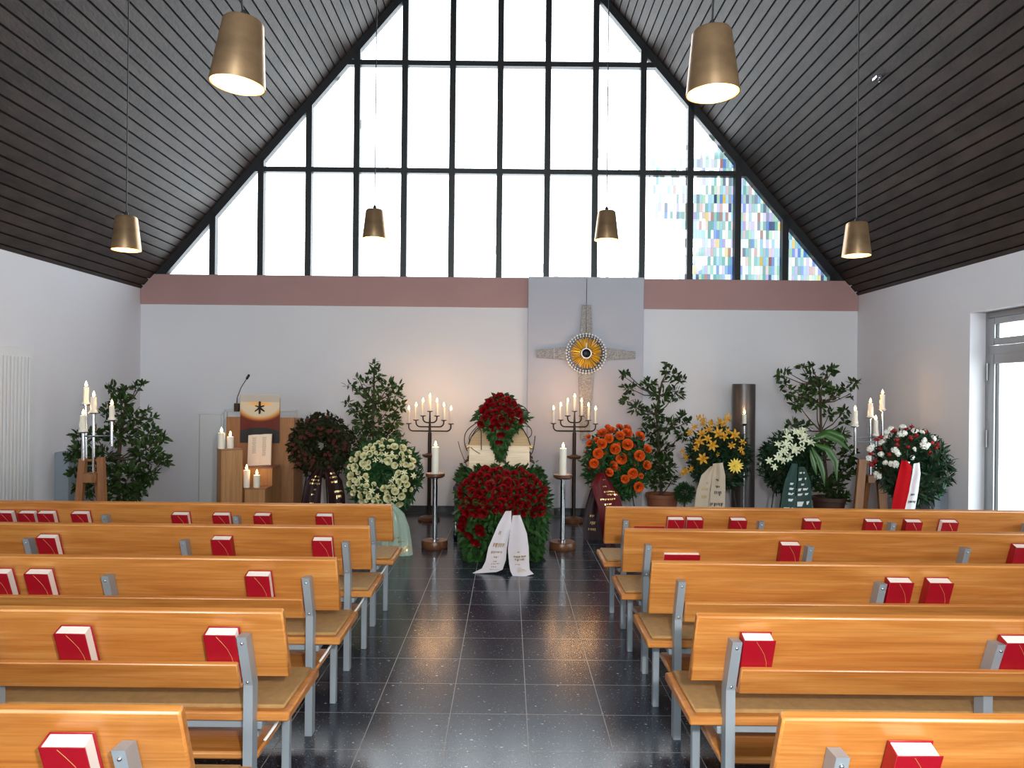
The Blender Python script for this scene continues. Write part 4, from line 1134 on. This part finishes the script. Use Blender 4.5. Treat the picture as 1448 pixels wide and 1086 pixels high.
# white and red wreath
t, surf, ap, c, Rm, r = wreath('wreath of white and red blooms with a red and white ribbon, far right', 1291, 660, 7.6, .395, .045, M['fir'], .085, .024, 2400)
for x, y in [(1060, 490), (1030, 512), (1100, 530), (1120, 525), (1030, 550), (1140, 480), (1190, 512), (1232, 520), (1215, 575), (1220, 612), (1205, 605), (1235, 600), (1030, 635), (1038, 655), (970, 660), (900, 680), (1000, 720), (975, 712), (1020, 725), (940, 780), (955, 795), (1150, 630), (1140, 680), (995, 580), (1290, 560), (935, 600), (915, 620)]:
    X, Z = ap(ox + x * sc, oy + y * sc); p, nv = surf(X, Z, .015)
    flower(t, 'puff', 'whiteflower', p, nv + Vector((0, -.5, 0)), R.uniform(.030, .046), 'white_bloom')
for x, y in [(990, 545), (1060, 570), (1180, 540), (1160, 490), (1280, 520), (1310, 600), (1110, 612), (920, 650), (980, 620), (920, 720), (1250, 650), (1080, 505), (1290, 620), (1050, 600), (1140, 560), (960, 560), (1000, 660), (945, 700), (1265, 590), (1200, 480)]:
    X, Z = ap(ox + x * sc, oy + y * sc); p, nv = surf(X, Z, .01)
    flower(t, 'puff', 'redcarn', p, nv + Vector((0, -.4, 0)), R.uniform(.026, .036), 'red_bloom')
z = 7.28
m = ribbon_mesh([(1275, 651, z, 1282, 651, z), (1270, 672, z - .03, 1290, 660, z), (1265, 695, z - .05, 1286, 695, z - .02), (1260, 728, z - .07, 1278, 728, z - .05)], 7, .008, 1)
wpart('ribbon', m, M['ribbon_red'], t)['label'] = 'red ribbon'
m = ribbon_mesh([(1281, 653, z + .03, 1287, 653, z + .03), (1277, 676, z + .01, 1284, 664, z + .02)], 5, 0, 1); wpart('ribbon_fold', m, M['ribbon_purewhite'], t)
m = ribbon_mesh([(1292, 656, z, 1300, 654, z), (1290, 672, z, 1302, 670, z - .03), (1286, 695, z - .02, 1299, 695, z - .05), (1278, 728, z - .05, 1293, 728, z - .07)], 7, .008, 1)
wpart('ribbon', m, M['ribbon_purewhite'], t)['label'] = 'white ribbon'
mm = MB(); print_marks(m.grid, [(.7, .25, .6, .03), (.8, .15, .9, .04)], .12, mm); wpart('lettering', mm, M['inkdark'], t)
m = ribbon_mesh([(1330, 693, 7.45, 1339, 684, 7.45), (1327, 702, 7.42, 1333, 699, 7.42)], 5, .005, 1); wpart('green_ribbon', m, M['ribbon_emerald'], t)

# ------------------------------------------------------------------ rose mound in front of the coffin
b = pt(711, 790, 7.55); base = Vector((b.x, 7.6, 0))
t = thing('rose_arrangement', 'large mound of dark red roses with two white ribbons before the coffin', 'flower arrangement', base)
ox, oy, sc = 600, 530, .2763
def mound_z(y): return 7.95 - .55 * max(0, min(1, (y - 470) / 330)) ** .7
m = MB()
for _ in range(3000):
    y = R.uniform(475, 985)
    if y < 720: hx = 215 * math.sqrt(max(.05, 1 - ((600 - y) / 150) ** 2)) if y < 600 else 225
    else: hx = 220 - (y - 720) * .18
    x = 400 + R.uniform(-1, 1) * hx
    if 300 < x < 560 and y > 740 and R.random() < .55: continue
    z_ = mound_z(y) + R.uniform(.0, .3)
    p = pt(ox + x * sc, oy + y * sc, z_); p.z = max(.02, p.z)
    d_ = Vector((R.uniform(-.7, .7) + (x - 400) / 400, -.8, R.uniform(-.6, .8) - (.6 if y > 700 else -.3)))
    m.leaf(p, d_, Vector((R.uniform(-.4, .4), -.6, .6)), R.uniform(.07, .12), R.uniform(.03, .045))
for _ in range(420):
    y = R.uniform(480, 720); hx = 215 * math.sqrt(max(.05, 1 - ((620 - y) / 150) ** 2)) if y < 620 else 222
    x = 400 + R.uniform(-1, 1) * hx
    p = pt(ox + x * sc, oy + y * sc, mound_z(y) - R.uniform(.03, .08))
    m.leaf(p, Vector((R.uniform(-.8, .8), -.7, R.uniform(-.6, .9))), Vector((R.uniform(-.4, .4), -.6, .6)), R.uniform(.05, .075), R.uniform(.022, .034))
wpart('foliage', m, M['roseleaf'], t, angle=0)
m = MB()
cc = pt(711, 700, 7.95)
m.lathe([(0, .02), (.20, .02), (.24, .25), (.30, .5), (.34, .68), (.22, .80), (0, .84)], 24, Matrix.Translation((cc.x, 8.02, 0)) @ Matrix.Diagonal((1.1, .75, 1, 1))); wpart('flower_frame', m, M['fir'], t)
pts = []
tries = 0
while len(pts) < 60 and tries < 9000:
    tries += 1
    y = R.uniform(485, 705); hx = 218 * math.sqrt(max(0.02, 1 - ((620 - y) / 150) ** 2)) if y < 620 else 220 - (y - 620) * .3
    x = 400 + R.uniform(-1, 1) * hx
    if y > 660 and 330 < x < 500 and R.random() < .6: continue
    if all(math.hypot(x - q[0], y - q[1]) > 31 for q in pts): pts.append((x, y))
pts += [(200, 755), (287, 780), (232, 812), (265, 850), (205, 735), (340, 685), (275, 692), (290, 800), (598, 690), (195, 780), (560, 705)]
for x, y in pts:
    p = pt(ox + x * sc, oy + y * sc, mound_z(y) - .05)
    flower(t, 'rose', 'redrose', p, Vector(((x - 400) / 260, -1, (610 - y) / 200)) + rand_dir() * .25, R.uniform(.047, .060), 'red_rose')
rx, ry, rs = 660, 710, .1013
def rr_(x, y): return rx + x * rs, ry + y * rs
def rows(lst): return [(*rr_(a, b), z1, *rr_(c_, d_), z2) for a, b, z1, c_, d_, z2 in lst]
m = ribbon_mesh(rows([(540, 130, 7.36, 622, 120, 7.36), (440, 310, 7.22, 622, 310, 7.26), (300, 640, 7.07, 560, 645, 7.10), (262, 830, 6.99, 545, 810, 7.02), (210, 930, 6.95, 500, 945, 6.92), (75, 995, 6.92, 410, 980, 6.90)]), 9, .010, 1)
zz_ = [p for p in m.v]
wpart('ribbon', m, M['ribbon_white'], t)
mm = MB(); print_marks(m.grid, [(.26, .3, .45, .03), (.36, .2, .85, .035), (.45, .2, .75, .035), (.53, .38, .6, .03), (.6, .4, .6, .03), (.66, .35, .75, .03), (.73, .4, .65, .03), (.8, .4, .85, .025)], .08, mm, .0035); wpart('lettering', mm, M['dullgold'], t)
m = ribbon_mesh(rows([(640, 190, 7.36, 745, 180, 7.36), (600, 440, 7.18, 840, 440, 7.18), (575, 660, 7.06, 866, 640, 7.06), (590, 860, 6.96, 872, 850, 6.96), (610, 970, 6.88, 880, 950, 6.90), (665, 1078, 6.80, 935, 1005, 6.85)]), 9, .010, 1)
wpart('ribbon', m, M['ribbon_white'], t)
mm = MB(); print_marks(m.grid, [(.44, .45, .55, .02), (.5, .25, .85, .03), (.54, .3, .8, .03), (.62, .3, .55, .02), (.72, .4, .6, .02), (.77, .35, .75, .02), (.82, .35, .8, .02)], .09, mm, .0035); wpart('lettering', mm, M['gold'], t)

# ------------------------------------------------------------------ rose spray on the coffin lid
b = pt(706, 604, 8.62); 
t = thing('rose_spray', 'red rose spray with curly twigs lying on the coffin lid', 'flower arrangement', b)
ox, oy, sc = 640, 550, .1289
def spz(y): return 8.74 - .40 * max(0, min(1, (y - 60) / 420))
m = MB()
for _ in range(900):
    y = R.uniform(70, 740)
    if y < 330: hx = 70 + (y - 60) * .86
    elif y < 430: hx = 265 - (y - 330) * 1.2
    else: hx = 130 * (1 - (y - 430) / 340)
    x = 525 + R.uniform(-1, 1) * hx + (10 if y < 420 else 0)
    p = pt(ox + x * sc, oy + y * sc, spz(y) + R.uniform(-.02, .12))
    d_ = Vector(((x - 525) / 220 + R.uniform(-.4, .4), R.uniform(-.9, -.1), R.uniform(-.8, .5) - (.5 if y > 400 else 0)))
    m.leaf(p, d_, Vector((0, -.8, .5)) + rand_dir() * .4, R.uniform(.06, .10), R.uniform(.028, .04))
wpart('foliage', m, M['roseleaf'], t, angle=0)
m = MB()
for _ in range(90):
    y = R.uniform(90, 430); hx = 60 + (y - 60) * .6
    p = pt(ox + (525 + R.uniform(-1, 1) * hx) * sc, oy + y * sc, spz(y) - R.uniform(.04, .09))
    m.leaf(p, Vector((R.uniform(-.8, .8), -.7, R.uniform(-.7, .7))), Vector((0, -.7, .6)), R.uniform(.045, .07), R.uniform(.02, .03))
wpart('leaf_sprigs', m, M['roseleaf'], t, angle=0)
m = MB(); m.ball((0, .10, .20), (.22, .14, .13), 16, 10); m.build('flower_foam', M['fir'], t)
for x, y in [(525, 85), (600, 120), (410, 150), (510, 160), (660, 170), (690, 210), (530, 240), (440, 200), (340, 235), (400, 285), (460, 355), (650, 330), (740, 345), (590, 405), (440, 420), (320, 380), (530, 490), (510, 570), (720, 270), (570, 190), (470, 260), (540, 330), (620, 240), (480, 105), (560, 140), (380, 195), (640, 270), (350, 320), (500, 400)]:
    p = pt(ox + x * sc, oy + y * sc, spz(y) - .05)
    flower(t, 'rose', 'redrose', p, Vector(((x - 525) / 260, -1, (260 - y) / 260)) + rand_dir() * .2, R.uniform(.044, .055), 'red_rose')
m = MB()
def curl(lst, zz, r_=.006):
    P = [pt(ox + x * sc, oy + y * sc, zz + .02 * math.sin(i * 1.7)) for i, (x, y) in enumerate(lst)]
    out = []
    for i in range(len(P) - 1):
        p0, p1, p2, p3 = P[max(i - 1, 0)], P[i], P[i + 1], P[min(i + 2, len(P) - 1)]
        for k in range(6):
            u = k / 6
            out.append(.5 * ((2 * p1) + (p2 - p0) * u + (2 * p0 - 5 * p1 + 4 * p2 - p3) * u * u + (3 * p1 - p0 - 3 * p2 + p3) * u ** 3))
    out.append(P[-1]); m.tube(out, r_, 5)
curl([(400, 300), (250, 380), (150, 470), (130, 580), (160, 680)], 8.5)
curl([(380, 330), (260, 420), (185, 520), (200, 600), (240, 560)], 8.5, .005)
curl([(300, 430), (230, 500), (180, 580), (195, 620)], 8.48, .004)
curl([(650, 230), (740, 180), (815, 230), (825, 290), (800, 360)], 8.5)
curl([(700, 330), (800, 380), (860, 440), (865, 500), (830, 540)], 8.5, .005)
curl([(760, 400), (840, 420), (870, 470), (850, 530)], 8.52, .004)
curl([(300, 440), (315, 470), (315, 560), (316, 670)], 8.32, .006)
curl([(200, 640), (240, 675), (300, 710)], 8.38, .004)
curl([(540, 600), (530, 700), (570, 800), (605, 865)], 8.36, .008)
curl([(560, 600), (575, 700), (580, 790), (600, 850)], 8.36, .006)
curl([(60, 575), (90, 680), (130, 780), (160, 850)], 8.3, .004)
curl([(905, 515), (895, 600), (880, 680), (850, 740)], 8.36, .006)
wpart('willow_twigs', m, M['twig'], t)
# evergreen garlands lying along both sides of the coffin
for sx, side in ((-1, 'left'), (1, 'right')):
    t = thing('evergreen_garland', 'evergreen sprigs tucked along the %s side of the coffin' % side, 'garland', (cx + sx * .445, 9.2, .607), 'garlands beside the coffin')
    m = MB()
    for _ in range(190):
        y = R.uniform(-.55, .8); p = Vector((R.uniform(-.03, .05), y, R.uniform(.01, .06)))
        m.leaf(p, Vector((sx * R.uniform(.2, 1), R.uniform(-.8, .4), R.uniform(.05, .45))), rand_dir(), R.uniform(.07, .12), .03)
    for _ in range(7):
        p = Vector((-sx * .03, -.66 + R.uniform(-.1, .1), R.uniform(.1, .28))); m.leaf(p, Vector((sx * .6, -.5, R.uniform(-.2, .5))), rand_dir(), .055, .026)
    m.build('foliage', M['roseleaf'], t, angle=0)
    m = MB(); m.tube([(0, -.76, .03), (0, .8, .03)], .025, 7); m.build('stem', M['fir'], t)

# ------------------------------------------------------------------ wall cross
cp = pt(828.5, 500, 10.27); k = 10.27 / F
t = thing('wall_cross', 'grey metal cross with an amber and pearl disc on the wall panel', 'cross', cp)
def arm(name, q):       # q: four (dx, dy) pixel offsets clockwise
    m = MB(); P = [(x * k, -y * k) for x, y in q]
    m.prism(P, -.012, .012); o = m.build(name, M['crossmetal'], t)
    m2 = MB(); (a, b_), (c_, d_), (e_, f_), (g_, h_) = P
    # raised seam lines along the arm
    m2.tube([((a + g_) / 2, -.014, (b_ + h_) / 2), ((c_ + e_) / 2, -.014, (d_ + f_) / 2)], .004, 5); m2.build('seam', M['alu'], o)
    return o
arm('cross_arm', [(-69.8, 6), (-69.8, -4.5), (-20, -9.5), (-20, 9.5)][::-1])
arm('cross_arm', [(20, 9.5), (20, -9.5), (69.8, -3.5), (69.8, 6.5)][::-1])
arm('cross_arm', [(-9.5, -20), (-5.5, -69), (6.5, -69), (9.5, -20)][::-1])
arm('cross_arm', [(-10.5, 22), (10.5, 22), (6, 122), (-6.5, 122)])
m = MB(); RX = Matrix.Rotation(PI / 2, 4, 'X')
m.lathe([(0, -.0), (.255, 0), (.262, .012), (.255, .03), (0, .045)], 48, RX); m.build('disc', M['bluedark'], t)
m = MB()
for ring, (n_, r0, r1, w_) in enumerate(((26, .075, .215, .018), (26, .10, .235, .014))):
    for i in range(n_):
        a = 2 * PI * (i + .5 * ring) / n_ + R.uniform(-.04, .04); r_ = r1 * R.uniform(.88, 1.0)
        d_ = Vector((math.cos(a), 0, math.sin(a)))
        m.tube([d_ * r0 + Vector((0, -.05 + .008 * ring, 0)), d_ * (r0 + r_) / 2 + Vector((0, -.062 + .01 * ring, 0)), d_ * r_ + Vector((0, -.048, 0))], [.006, w_ * .62, w_ * .5], 6)
m.build('amber_rays', M['amber'], t)
m = MB()
for n_, r_, s_ in ((40, .272, .0165), (38, .240, .013)):
    for i in range(n_):
        a = 2 * PI * (i + (n_ % 4) * .25) / n_; m.ball((r_ * math.cos(a), -.035, r_ * math.sin(a)), s_, 8, 6)
m.build('bead_border', M['pearl'], t)
m = MB(); m.ball((0, -.058, 0), (.062, .022, .062), 20, 10); m.build('centre_stone', M['darkdisc'], t)
m = MB(); m.lathe([(.060, 0), (.068, 0), (.074, .01), (.068, .02), (.060, .02)], 28, Matrix.Translation((0, -.052, 0)) @ RX, 0, True); m.tube([(0, -.07, .06), (0, -.07, .145)], .008, 6); m.build('stone_ring', M['pearl'], t)
m = MB(); m.tube([(0, -.02, .25), (0, -.016, .66), (0.002, .0, (500 - 394) * k)], .0035, 6); m.build('hanging_wire', M['iron'], t)

# ------------------------------------------------------------------ lectern group
zL = 9.05
x0, x1 = pt(319.5, 650, zL).x, pt(415.5, 650, zL).x; ht = pt(366, 590, zL).z
t = thing('lectern', 'brown wooden lectern before the low white wall hatch', 'lectern', ((x0 + x1) / 2, zL + .2, 0))
wL = x1 - x0
m = MB(); m.box((0, -.2 + .02, ht / 2), (wL, .04, ht), .004); m.build('front_panel', M['oak'], t)
for sx in (-1, 1):
    m = MB(); m.box((sx * (wL / 2 - .02), .02, ht / 2 - .01), (.04, .36, ht - .02), .004); m.build('side_panel', M['oak'], t)
m = MB(); m.box((0, .03, ht - .03), (wL - .08, .36, .03), .004); m.build('shelf', M['oak'], t)
xa, xb = pt(341, 560, zL).x, pt(394, 560, zL).x; zt = pt(367, 559, zL).z
m = MB()
Mr = Matrix.Translation(((xa + xb) / 2 - t.location.x, 0, 0))
m.hexa([tuple(Mr @ Vector(v)) for v in [(-(xb - xa) / 2, -.19, ht - .05), ((xb - xa) / 2, -.19, ht - .05), ((xb - xa) / 2, -.13, ht - .1), (-(xb - xa) / 2, -.13, ht - .1), (-(xb - xa) / 2, -.19, zt - .01), ((xb - xa) / 2, -.19, zt - .01), ((xb - xa) / 2, -.13, zt - .04), (-(xb - xa) / 2, -.13, zt - .04)]])
m.build('reading_desk', M['oak'], t)
# gooseneck microphone
mp_ = pt(335, 576, zL - .02)
m = MB(); m.box(tuple(mp_), (.06, .05, .10), .006); m.tube([pt(335, 570, zL - .02), pt(335.5, 562, zL - .02), pt(341, 548, zL - .04), pt(348, 537, zL - .06)], [.010, .006, .005, .005], 8)
o = wpart('microphone', m, M['iron'], t)
m = MB(); q = pt(350.5, 533, zL - .065); d_ = (pt(352, 530, zL - .07) - pt(348, 537, zL - .06)).normalized()
m.tube([q - d_ * .035, q - d_ * .02, q + d_ * .025, q + d_ * .035], [.008, .015, .016, .008], 10)
ofs = Vector(t.location); shift(m, ofs); m.build('microphone_head', M['black'], o)
m = MB(); m.box((t.location.x - (x1 - x0) / 2 * 0 + mp_.x * 0 + (mp_.x + xa) / 2, zL + .0, mp_.z), (abs(xa - mp_.x) + .02, .03, .03)); wpart('microphone_bracket', m, M['iron'], t)
# dyed hanging
a = pt(339.5, 626, zL - .025); bq = pt(395.5, 558.5, zL - .025)
hw = (bq.x - a.x) / 2
h = thing('lectern_hanging', 'cream, dark red and black cloth hanging on the lectern front', 'cloth', ((a.x + bq.x) / 2, zL - .025, a.z))
m = MB(); nx = 12; vs = []; fs = []
hh = bq.z - a.z
for j in range(9):
    for i in range(nx + 1):
        vs.append((-hw + 2 * hw * i / nx, .004 * math.sin(i * 1.1) - .004, hh * j / 8))
mm0 = len(vs)
fs = [(j * (nx + 1) + i, j * (nx + 1) + i + 1, (j + 1) * (nx + 1) + i + 1, (j + 1) * (nx + 1) + i) for j in range(8) for i in range(nx)]
sc_ = .58 / hh
m.add(vs + [(x, y + .006, z) for x, y, z in vs], fs + [tuple(q + mm0 for q in f[::-1]) for f in fs]); m.build('cloth_panel', M['art'], h)
m = MB()
for q in ([(0, .505), (0, .30)],): m.tube([(q[0][0], -.012, q[0][1] * hh / .58), (q[1][0], -.012, q[1][1] * hh / .58 + .05)], [.004, .012], 5)
cz_ = .43 * hh / .58
m.box((0, -.010, cz_), (.026, .006, .135)); 
for s_ in (-1, 1):
    m.tube([(0, -.012, cz_ - .0), (s_ * .055, -.012, cz_ + .018)], [.010, .007], 5); m.tube([(0, -.012, cz_ - .005), (s_ * .058, -.012, cz_ - .05)], [.012, .008], 5)
m.build('star_motif', M['iron'], h)
# wooden pedestals
def pedestal(xa_, xb_, ytop, z, depth, label, rot=0):
    a = pt(xa_, ytop, z); b = pt(xb_, ytop, z); H = (a.z + b.z) / 2
    o = thing('wooden_pedestal', label, 'pedestal', ((a.x + b.x) / 2, z + depth / 2, 0), 'wooden block pedestals by the lectern')
    m = MB(); m.box((0, 0, H / 2 - .004), (b.x - a.x, depth, H - .008), .004); m.build('block', M['oaklight'], o)
    m = MB(); m.box((0, 0, H - .004), (b.x - a.x + .006, depth + .006, .008), .002); m.build('top_plate', M['standwood'], o)
    o.rotation_euler = (0, 0, rot)
    return Vector((o.location.x, o.location.y, H))
p1 = pedestal(304, 333, 635.5, 8.2, .27, 'tallest wooden block, left of the lectern, carrying two candles', math.radians(31))
p2 = pedestal(337, 385, 661, 8.62, .30, 'middle-height wooden block carrying the open book')
p3 = pedestal(345.5, 374.5, 691, 8.25, .26, 'lowest wooden block in front, carrying two candles')
def pcand(px, ytop, ybot, z, H, label):
    q = pt(px, ybot, z); h_ = (ybot - ytop) * z / F
    candle(Vector((q.x, z, H)), .0365, h_ - .035, label, 'pillar candles by the lectern', light=.5, big=1.3)
pcand(313, 608, 635, 8.30, p1.z, 'tall pillar candle on the tallest wooden block, left one')
pcand(325.5, 614, 635, 8.37, p1.z, 'short pillar candle on the tallest wooden block, right one')
pcand(348.5, 662, 691, 8.36, p3.z, 'tall pillar candle on the lowest wooden block, left one')
pcand(363, 669, 691, 8.36, p3.z, 'short pillar candle on the lowest wooden block, right one')
# open book leaning on the lectern
A = pt(352, 659, 8.8); A.z = p2.z + .004
t = thing('open_book', 'large open book propped upright on the middle wooden block', 'book', ((pt(366, 659, 8.8)).x, 8.80, A.z))
Mx = Matrix.Rotation(-math.radians(16), 4, 'X') @ Matrix.Rotation(math.radians(-4), 4, 'Y')
wB, hB = .275, .375
m = MB()
for sx in (-1, 1): m.box((sx * wB / 4, .022, hB / 2), (wB / 2 + .008, .006, hB + .01), .001, Mx)
m.box((0, .024, hB / 2), (.03, .008, hB + .01), .002, Mx); m.build('cover', M['paperedge'], t)
for sx in (-1, 1):
    m = MB(); vs = []; nn = 6
    for j in range(2):
        for i in range(nn + 1):
            s_ = i / nn; vs.append((sx * s_ * wB / 2, .004 - .016 * math.sin(PI * min(1, s_ * .9 + .1)) , hB * j))
    back = [(x, .02, z) for x, y, z in vs]; k0 = len(vs); n1 = nn + 1
    fs = [(i, i + 1, n1 + i + 1, n1 + i) for i in range(nn)] + [(k0 + i, k0 + n1 + i, k0 + n1 + i + 1, k0 + i + 1) for i in range(nn)]
    fs += [(i, k0 + i, k0 + i + 1, i + 1) for i in range(nn)] + [(n1 + i, n1 + i + 1, k0 + n1 + i + 1, k0 + n1 + i) for i in range(nn)]
    fs += [(nn, k0 + nn, k0 + n1 + nn, n1 + nn)]
    m.add(vs + back, fs, Mx); o = m.build('page_block', M['paper'], t)
    m = MB()
    for i in range(15 if sx < 0 else 18):
        z_ = hB * (.9 - i * .035)
        L_ = R.uniform(.035, .055)
        m.box((sx * .06 + (L_ - .05) / 2 * 0, -.0135, z_), (L_, .002, .0045), 0, Mx)
    m.build('printed_lines', M['textgrey'], o)

# ------------------------------------------------------------------ wooden candle stands in the corners
def corner_stand(z, ox, oy, sc, tubes, bar, legs, block, rung, label, side):
    P = lambda x, y, dz=0: pt(ox + x * sc, oy + y * sc, z + dz)
    k = z / F * sc
    b = P(block[0], block[1]); b.z = 0
    t = thing('candle_stand', label, 'candle stand', b, 'wooden corner candle stands')
    for (xt, yt, wt) in legs:
        top = P(xt, yt); x2 = top.x + (top.x - b.x) * .75
        m = MB(); a, c_ = Vector((top.x, z - .02, top.z)), Vector((x2, z - .05, 0)); w_ = wt * k / 2; q = []
        for p, ww in ((c_, w_ * 1.15), (a, w_)):
            q += [(p.x - ww, p.y - .025, p.z), (p.x + ww, p.y - .025, p.z), (p.x + ww, p.y + .025, p.z), (p.x - ww, p.y + .025, p.z)]
        m.hexa(q); wpart('leg', m, M['standwood'], t)
    m = MB(); q = []; zb = P(block[0], block[1]).z
    for p in (Vector((b.x, z + .24, 0)), Vector((b.x, z + .07, zb))):
        q += [(p.x - .025, p.y - .025, p.z), (p.x + .025, p.y - .025, p.z), (p.x + .025, p.y + .025, p.z), (p.x - .025, p.y + .025, p.z)]
    m.hexa(q); wpart('leg', m, M['standwood'], t)
    m = MB(); p = P(*block[:2]); m.box(tuple(p), (block[2] * k, .16, block[3] * k), .006); wpart('block', m, M['standwood'], t)
    m = MB(); m.tube([P(*rung[0]), P(*rung[1])], .012, 8); wpart('rung', m, M['standwood'], t)
    m = MB()
    for q in bar: m.tube([P(*q[0]), P(*q[1])], .009, 8)
    wpart('crossbar', m, M['chrome'], t)
    names = [t_[-1] for t_ in tubes]
    for (x, yp, yb, ytop, rw, dz, nm) in tubes:
        m = MB(); p0, p1 = P(x, yp, dz), P(x, yb, dz)
        m.tube([p1, p0], .014, 12); wpart('tube', m, M['chrome'], t)
        m = MB(); m.lathe([(0, -.008), (.014, -.008), (.048, 0), (.05, .006), (.046, .008), (0, .006)], 20, Matrix.Translation(p0)); wpart('drip_plate', m, M['chrome'], t)
        h_ = (yp - ytop) * k
        candle(p0 + Vector((0, 0, .009)), rw * k / 2, h_ - .04, 'white candle %s on the wooden stand in the %s corner' % (nm, side), 'corner stand candles', True, light=.4, big=1.25)
corner_stand(7.3, 0, 480, .2394,
    [(508, 387, 790, 262, 30, .05, 'topmost'), (553, 437, 790, 322, 32, -.02, 'second highest'), (660, 480, 630, 372, 28, -.02, 'farthest right'), (491, 550, 715, 430, 34, -.04, 'lowest, far left')],
    [((490, 572, -.04), (660, 572, -.02)), ((508, 572, .05), (508, 575, -.04))], [(499, 702, 38), (603, 695, 38)], (551, 815, 82, 55), ((495, 715), (612, 712)),
    'wooden trestle candle stand with chrome tubes in the left corner', 'left')
corner_stand(8.75, 1040, 500, .221,
    [(765, 470, 640, 348, 30, -.02, 'farthest left'), (863, 412, 780, 300, 30, .0, 'second highest'), (940, 367, 640, 245, 30, .05, 'topmost'), (897, 530, 780, 410, 28, -.03, 'lowest')],
    [((765, 538, -.02), (900, 538, -.03)), ((765, 566, -.02), (900, 566, -.03)), ((900, 538, -.03), (940, 538, .05)), ((863, 566, -.03), (863, 568, .03))], [(806, 675, 48), (915, 675, 48)], (868, 800, 80, 50), ((806, 700), (920, 700)),
    'wooden trestle candle stand with chrome tubes in the right corner', 'right')

# dark column with a slender candlestick before it
p = pt(1052, 543, 9.95)
t = thing('metal_column', 'dark cylindrical metal column standing against the back wall', 'column', (p.x, 9.95, 0))
m = MB(); m.lathe([(0, 0), (.15, 0), (.15, p.z - .004), (.146, p.z), (.13, p.z), (.13, p.z - .04), (0, p.z - .04)], 48); m.build('shaft', M['darkcol'], t)
m = MB(); m.lathe([(.152, 0), (.165, 0), (.165, .03), (.152, .035)], 40); m.build('foot_ring', M['black'], t)
q = pt(1052.5, 600, 9.66)
t = thing('candlestick', 'slim chrome candlestick before the dark column', 'candlestick', (q.x, 9.66, 0))
m = MB(); m.lathe([(0, 0), (.11, 0), (.11, .012), (.02, .025)], 28); m.build('base', M['chrome'], t)
m = MB(); m.tube([(0, 0, .02), (0, 0, q.z)], .013, 12); m.build('stem', M['chrome'], t)
m = MB(); m.lathe([(.013, q.z - .02), (.045, q.z), (.048, q.z + .008), (0, q.z + .006)], 20); m.build('drip_plate', M['chrome'], t)
candle(Vector((q.x, 9.66, q.z + .009)), .026, .12, 'single lit candle in front of the dark metal column', 'altar candles', big=1.3, light=1.6)
# low grey boxes on both side walls
p = pt(84, 638, 8.6)
m = MB(); m.box((0, 0, p.z / 2), (.16, .55, p.z), .008); tag(m.build('wall_cabinet', M['greybox'], None, (XL + .081, 8.72, 0)), 'low blue-grey cabinet against the left wall beside the ficus', 'cabinet')
p = pt(1324, 690, 8.3)
m = MB(); m.box((0, 0, p.z / 2), (.16, .5, p.z), .008); tag(m.build('wall_cabinet', M['greybox'], None, (XR - .081, 8.46, 0)), 'low grey cabinet on the right wall behind the white and red wreath', 'cabinet')

# ------------------------------------------------------------------ light
wd = bpy.data.worlds.new('overcast_sky'); S.world = wd; wd.use_nodes = True
bg = wd.node_tree.nodes['Background']; bg.inputs[0].default_value = (.90, .95, 1.0, 1); bg.inputs[1].default_value = 5.0
def portal(name, loc, rot, sx, sy):
    L = bpy.data.lights.new(name, 'AREA'); L.shape = 'RECTANGLE'; L.size = sx; L.size_y = sy; L.cycles.is_portal = True
    o = bpy.data.objects.new(name, L); COL.objects.link(o); o.location = loc; o.rotation_euler = rot
portal('gable_daylight', (XC, YB + .2, 6.0), (-PI / 2, 0, 0), 10.0, 5.8)
portal('rear_fill_portal', (XC, YR - .25, 4.6), (PI / 2, 0, 0), 10.0, 8.6)  # sky light through the added rear glazing
portal('door_daylight', (XR + .3, (DY0 + DY1) / 2, 1.25), (PI / 2, 0, PI / 2), DY1 - DY0, 2.5)
# the photographer's flash just above the lens
L = bpy.data.lights.new('camera_flash', 'AREA'); L.shape = 'DISK'; L.size = .12; L.energy = 92; L.color = (1, .97, .93)
o = bpy.data.objects.new('camera_flash', L); COL.objects.link(o); o.location = (.32, -.12, 1.98); o.rotation_euler = (math.radians(88), 0, 0)

# ------------------------------------------------------------------ camera
cam = bpy.data.cameras.new('camera'); co = bpy.data.objects.new('camera', cam); COL.objects.link(co)
cam.sensor_fit = 'HORIZONTAL'; cam.sensor_width = 36; cam.lens = F / 1448 * 36
cam.shift_x = (724 - VX) / 1448; cam.shift_y = (VY - 543) / 1448
cam.clip_start = .05; cam.clip_end = 200
co.matrix_world = Matrix.Translation((0, 0, HC)) @ Matrix.Rotation(PI / 2, 4, 'X') @ Matrix.Rotation(TH, 4, 'Z')
S.camera = co
S.view_settings.view_transform = 'Standard'; S.view_settings.look = 'None'; S.view_settings.gamma = 1; S.view_settings.use_curve_mapping = False
S.view_settings.exposure = 0.45
S.cycles.use_denoising = True; S.cycles.max_bounces = 8; S.cycles.transparent_max_bounces = 12; S.cycles.diffuse_bounces = 5
S.cycles.sample_clamp_indirect = 8; S.cycles.caustics_reflective = False; S.cycles.caustics_refractive = False
